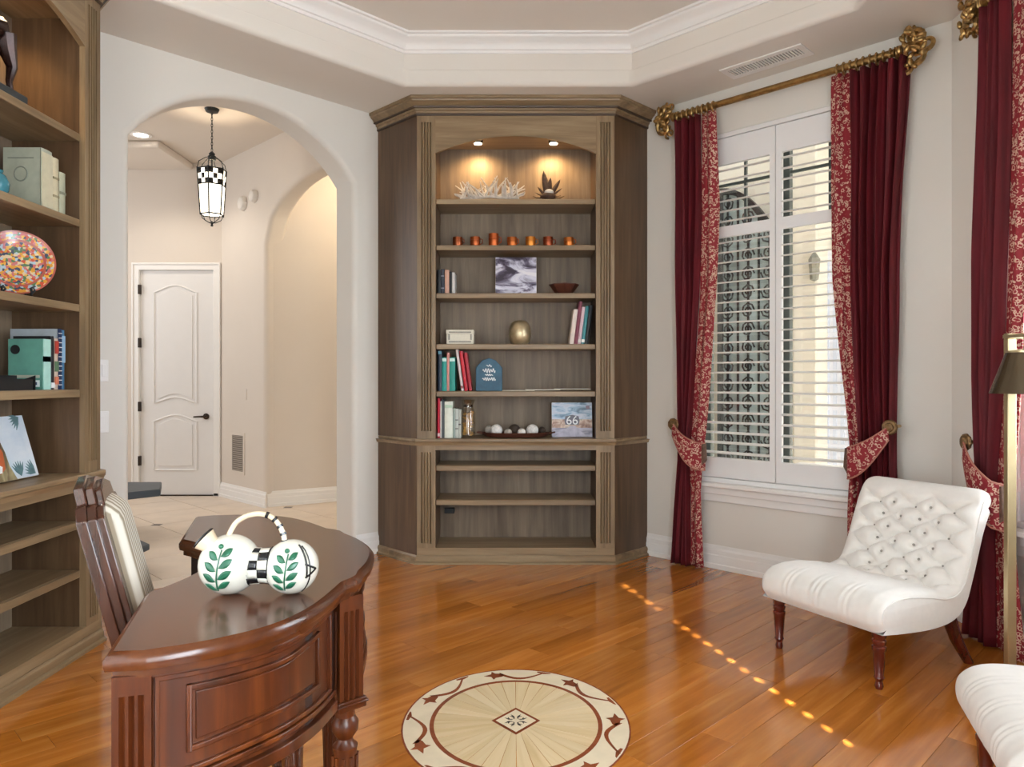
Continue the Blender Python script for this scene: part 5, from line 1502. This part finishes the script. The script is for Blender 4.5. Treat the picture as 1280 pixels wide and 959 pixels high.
def sprig(cx, cy, cz, R, lon0):
    R2_ = R * 1.012
    MB().tube([on_ball(cx, cy, cz, R2_, lon0 + .12 * (l_ + .2), l_) for l_ in [-.75 + .12 * i for i in range(13)]], .0016, 5).build('sprig_stem', M_lg, pt)
    for i in range(4):
        for sg in (-1, 1):
            lat0 = -.72 + i * .36 + (.1 if sg > 0 else 0)
            def fn(u, v):
                ww = .115 * math.sin(PI * u) * (v - .5) * 2
                lon = lon0 + .12 * (lat0 + .2) + sg * (.04 + u * .44) - ww * .35 * sg
                lat = lat0 + u * .26 + ww
                return on_ball(cx, cy, cz, R2_ + .0008, lon, lat)
            MB().grid(7, 4, fn).build('leaf', M_lg, pt, solid=.0012)
    MB().ball(on_ball(cx, cy, cz, R2_, lon0 + .03, .82), .0055, 8, 6).build('bud', M_lg, pt)
sprig(XL, 0, RL, RL * 1.01, -.12)
sprig(XR, -.004, RR, RR, -.02)
# bow drawn on the end of the right bulb
for lat in (-.25, .25):
    MB().tube([on_ball(XR, -.004, RR, RR * 1.01, .75 + .5 * i / 9, lat * (1 - i / 9)) for i in range(10)], .0022, 5).build('painted_bow', M_chk, pt)
MB().tube([on_ball(XR, -.004, RR, RR * 1.01, .95, -1.0 + i * .22) for i in range(10)], .0016, 5).build('painted_line', M_chk, pt)
MB().tube([on_ball(XR, -.004, RR, RR * 1.01, .80, -.2 + i * .14) for i in range(10)], .0022, 5).build('painted_line', M_chk, pt)

# ------------------------------------------------------------------ desk chair
ch = empty('desk_chair', (-.886, 1.864, 0), math.atan2(DU.y, DU.x) + math.radians(5)); tag(ch, 'mahogany desk chair with cream striped upholstered back', 'chair')
# local x along the desk, local y towards the wall (back)
def stripes():
    t = NT('cream_stripe'); t.p(Roughness=.8)
    tc = t.n('ShaderNodeTexCoord'); wv = t.n('ShaderNodeTexWave'); wv.inputs['Scale'].default_value = 11.0
    t.l(tc.outputs['Object'], wv.inputs['Vector'])
    t.l(t.ramp(wv.outputs['Fac'], [(.25, srgb(146, 132, 112)), (.45, srgb(196, 188, 172)), (.8, srgb(212, 205, 192))]), t.b.inputs['Base Color'])
    return t.m
M_str = stripes()
rec = math.radians(14)
CB = Matrix.Translation((0, .02, .46)) @ Matrix.Rotation(-rec, 4, 'X')
bw_, bh_ = .172, .535
def back_outline(w_, h_, e):
    return [(-w_ + e, .06), (w_ - e, .06), (w_ - e, h_ - .075 - e * .3), (w_ - e - .035, h_ - .045 - e * .6), (w_ - e - .06, h_ - .045 - e * .8), (w_ - e - .075, h_ - .005 - e), (0, h_ + .012 - e), (-w_ + e + .075, h_ - .005 - e), (-w_ + e + .06, h_ - .045 - e * .8), (-w_ + e + .035, h_ - .045 - e * .6), (-w_ + e, h_ - .075 - e * .3)]
fr = MB()
for e, y0, y1 in ((.0, .012, .034), (.008, -.006, .014), (.018, -.020, -.004)):
    fr.prism(back_outline(bw_, bh_, e), y0, y1, [back_outline(bw_, bh_, .062)] , CB @ XZ)
fr.build('back_frame', wood('desk_chair_wood', srgb(36, 16, 10), srgb(58, 28, 16), srgb(80, 42, 25), 'Z', .25, coat=.4), ch, bevel=.003)
M_dcw = MATS['desk_chair_wood']
def padfn(u, v):
    w_ = bw_ - .055
    x = lerp(-w_, w_, u)
    top = bh_ - .075 + .03 * (1 - (2 * u - 1) ** 4)
    z = lerp(.06, top, v)
    e = min(1, min(u, 1 - u) * 7, min(v, 1 - v) * 8)
    return (x, -.012 - .034 * math.sin(e * PI / 2), z)
MB().grid(25, 25, padfn, M=CB).build('back_pad', M_str, ch, smooth=80, solid=.004)
MB().prism(back_outline(bw_, bh_, .055), .012, .026, M=CB @ XZ).build('back_panel', M_str, ch)
def seatfn(u, v):
    x = lerp(-.215, .215, u); y = lerp(-.33, .03, v); e = min(1, min(u, 1 - u) * 6, min(v, 1 - v) * 6)
    return (x, y, .45 + .04 * math.sin(e * PI / 2))
MB().grid(18, 18, seatfn).build('seat_pad', M_str, ch, smooth=80, solid=.004)
MB().box(-.22, .22, -.335, .035, .385, .452).build('seat_rail', M_dcw, ch, bevel=.006)
for x in (-.19, .19):
    MB().lathe([(0, 0), (.016, 0), (.02, .03), (.026, .33), (.03, .36), (.03, .39), (0, .39)], 14, Matrix.Translation((x, -.30, 0))).build('front_leg', M_dcw, ch)
    MB().tube([(x, .06, 0), (x, .025, .2), (x, .01, .40), (x, .03, .52)], [.018, .022, .026, .024], 8).build('rear_leg', M_dcw, ch)

# ------------------------------------------------------------------ white tufted slipper chairs
def tufted_chair(name, label, loc, rz):
    r = empty(name, loc, rz); tag(r, label, 'chair', 'white tufted slipper chairs')
    # local: x across, y backwards (front at -y), z up
    W = .30
    # upper line from under the front lip, over the seat, up the back and over the roll
    line = smooth_curve([(-.335, .232), (-.362, .275), (-.352, .335), (-.29, .376), (-.17, .385), (-.03, .366), (.09, .345), (.165, .365), (.205, .43), (.245, .53), (.285, .63), (.325, .705), (.365, .738), (.408, .738), (.432, .705), (.425, .665), (.40, .645)], 8)
    arc = [0]
    for p, q_ in zip(line, line[1:]): arc.append(arc[-1] + math.hypot(q_[0] - p[0], q_[1] - p[1]))
    T = arc[-1]
    def at(t):
        s_ = t * T
        for i in range(len(arc) - 1):
            if s_ <= arc[i + 1] or i == len(arc) - 2:
                k = (s_ - arc[i]) / max(1e-9, arc[i + 1] - arc[i])
                p, q_ = line[i], line[i + 1]
                d = Vector((q_[0] - p[0], q_[1] - p[1])).normalized()
                return lerp(p[0], q_[0], k), lerp(p[1], q_[1], k), -d.y, d.x
    A_, B_ = .092, .078            # lattice: across, along
    s_lo, s_hi = .47 * T, .80 * T
    btn = []
    rows_ = 7
    s_first = .485 * T; step = (.775 * T - s_first) / (rows_ - 1)
    for k in range(rows_):
        xs = [-1.5, -.5, .5, 1.5] if k % 2 else [-1, 0, 1]
        if k % 2 == 0: xs = [-2, -1, 0, 1, 2]
        for x in xs:
            if abs(x * A_) < W - .07: btn.append((x * A_, s_first + k * step))
    def puff(x, s_):
        d = 0
        m = max(0, min(1, (s_ - s_first + .06) / .06, (.80 * T + .05 - s_) / .06))
        p_ = (x / A_ + (s_ - s_first) / step) / 2; q2 = (x / A_ - (s_ - s_first) / step) / 2
        latt = (abs(math.sin(PI * p_)) * abs(math.sin(PI * q2))) ** .5
        d += m * .034 * (latt - .6)
        for bx_, bs in btn:
            rr2 = (x - bx_) ** 2 + (s_ - bs) ** 2
            if rr2 < .003: d -= .024 * math.exp(-rr2 / .00026)
        # puckers over the rounded seat front
        f_ = max(0, 1 - abs(s_ - .10 * T) / (.13 * T))
        d += f_ * .0016 * math.sin(x * 140 + 3 * math.sin(x * 43)) 
        return d
    NX, NT_ = 121, 230
    def upper(u, v):
        x = lerp(-W, W, u)
        y, z, ny, nz = at(v)
        e = max(0, abs(2 * u - 1) - .80) / .20
        rnd = -.03 * (1 - math.sqrt(max(0, 1 - e * e)))
        h_ = puff(x, v * T) * (1 - e) + rnd
        taper = 1 - .035 * math.sin(PI * .5 * min(1, max(0, (v - .5) * 2)))
        return (x * taper, y + ny * h_, z + nz * h_)
    up = MB().grid(NX, NT_, upper)
    # underside
    low = smooth_curve([(-.335, .232), (-.20, .218), (-.02, .208), (.12, .222), (.21, .275), (.27, .38), (.315, .48), (.355, .57), (.40, .645)], 8)
    larc = [0]
    for p, q_ in zip(low, low[1:]): larc.append(larc[-1] + math.hypot(q_[0] - p[0], q_[1] - p[1]))
    def lat_(v):
        s_ = v * larc[-1]
        for i in range(len(larc) - 1):
            if s_ <= larc[i + 1] or i == len(larc) - 2:
                k = (s_ - larc[i]) / max(1e-9, larc[i + 1] - larc[i]); return lerp(low[i][0], low[i + 1][0], k), lerp(low[i][1], low[i + 1][1], k)
    NL = 50
    def under(u, v):
        x = lerp(-W, W, u); y, z = lat_(v)
        taper = 1 - .035 * math.sin(PI * .5 * min(1, max(0, (v - .5) * 2)))
        return (x * taper, y, z)
    dn = MB().grid(NX, NL, under)
    seat = MB(); seat.add(up.v, up.f); o_ = len(up.v); seat.add(dn.v, dn.f)
    body = seat
    # close the sides with polygons between the two edge lines
    for u_ in (0, NX - 1):
        e1 = [up.v[u_ * NT_ + j] for j in range(NT_)]; e2 = [dn.v[u_ * NL + j] for j in range(NL)]
        loop = e1 + e2[::-1]
        tri = tessellate_polygon([[Vector((p[1], p[2], 0)) for p in loop]])
        body.add(loop, [tuple(t) for t in tri])
    body.build('upholstery', M_linen, r, smooth=60, weld=True)
    # welt along the side edges
    for u_ in (0, 1):
        pts = [upper(u_, .03 + .94 * j / 70) for j in range(71)]
        MB().tube(pts, .0035, 5).build('welt', M_linen, r)
    M_btn = plain('button_linen_shaded', srgb(150, 144, 138), .8)  # linen greyed to carry the shadow in the deep tufts
    for bx_, bs in btn:
        p = Vector(upper((bx_ / W + 1) / 2, bs / T))
        y, z, ny, nz = at(bs / T)
        q_ = p + Vector((0, ny, nz)) * .002
        MB().ball(q_, (.0075, .0055, .0065), 8, 6).build('button', M_btn, r)
    # side roll panel: nail buttons on the front corner
    for sx in (-1, 1):
        MB().ball((sx * (W - .006), -.33, .30), .006, 8, 6).build('corner_nail', M_btn, r)
    prof = [(0, 0), (.013, 0), (.017, .012), (.013, .03), (.020, .045), (.017, .055), (.021, .10), (.024, .150), (.027, .155), (.027, .168), (.022, .172), (.026, .18), (.027, .192), (.022, .198), (.027, .205), (.028, .245), (0, .245)]
    for x in (-.25, .25):
        MB().lathe(prof, 18, Matrix.Translation((x, -.285, 0))).build('front_leg', M_leg, r)
        MB().tube([(x * 1.03, .30, 0.0), (x * 1.02, .262, .05), (x * 1.0, .215, .12), (x * .98, .17, .225)], [.019, .022, .026, .030], 10).build('rear_leg', M_leg, r)
    return r
ang = math.atan2(-.883, .468)      # local +x (across) direction; local +y = backwards
tufted_chair('slipper_chair', 'white button-tufted slipper chair under the window by the curtain', (1.585, 3.265, 0), ang)
tufted_chair('slipper_chair', 'white slipper chair standing in front of the brass floor lamp', (1.585, 1.845, 0), math.atan2(-.94, -.33))

# ------------------------------------------------------------------ brass floor lamp
lp = empty('floor_lamp', (1.825, 2.70, 0)); tag(lp, 'brass pharmacy floor lamp with dark metal shade beside the curtain', 'floor lamp')
MB().lathe([(0, 0), (.13, 0), (.13, .012), (.12, .02), (.03, .026), (.02, .04), (0, .04)], 28).build('base', M_brass, lp)
MB().box(-.016, .016, -.012, .012, .03, 1.37).build('pole', M_brass, lp, bevel=.002)
MB().box(-.016, .22, -.012, .012, 1.37, 1.39).build('arm', M_brass, lp, bevel=.002)
MB().box(-.027, -.013, -.125, .0, 1.372, 1.384).build('arm_branch', M_brass, lp)
sh = MB().lathe([(.062, 1.315), (.066, 1.315), (.115, 1.172), (.111, 1.172), (.062, 1.315)], 28, Matrix.Translation((-.02, -.12, 0))).build('shade', plain('shade_gunmetal', srgb(96, 86, 70), .25, .85, var=.15), lp)
MB().lathe([(0, 1.316), (.064, 1.316), (.064, 1.322), (.012, 1.33), (.012, 1.372), (0, 1.372)], 20, Matrix.Translation((-.02, -.12, 0))).build('shade_cap', M_brass, lp)
MB().lathe([(.060, 1.312), (.110, 1.173), (.109, 1.173), (.059, 1.312)], 28, Matrix.Translation((-.02, -.12, 0))).build('shade_lining', M_white, sh)
MB().lathe([(0, 1.24), (.02, 1.25), (.024, 1.275), (.012, 1.30), (.012, 1.316), (0, 1.316)], 14, Matrix.Translation((-.02, -.12, 0))).build('bulb', emit('bulb_white', (1, .97, .92, 1), 2.0), lp)
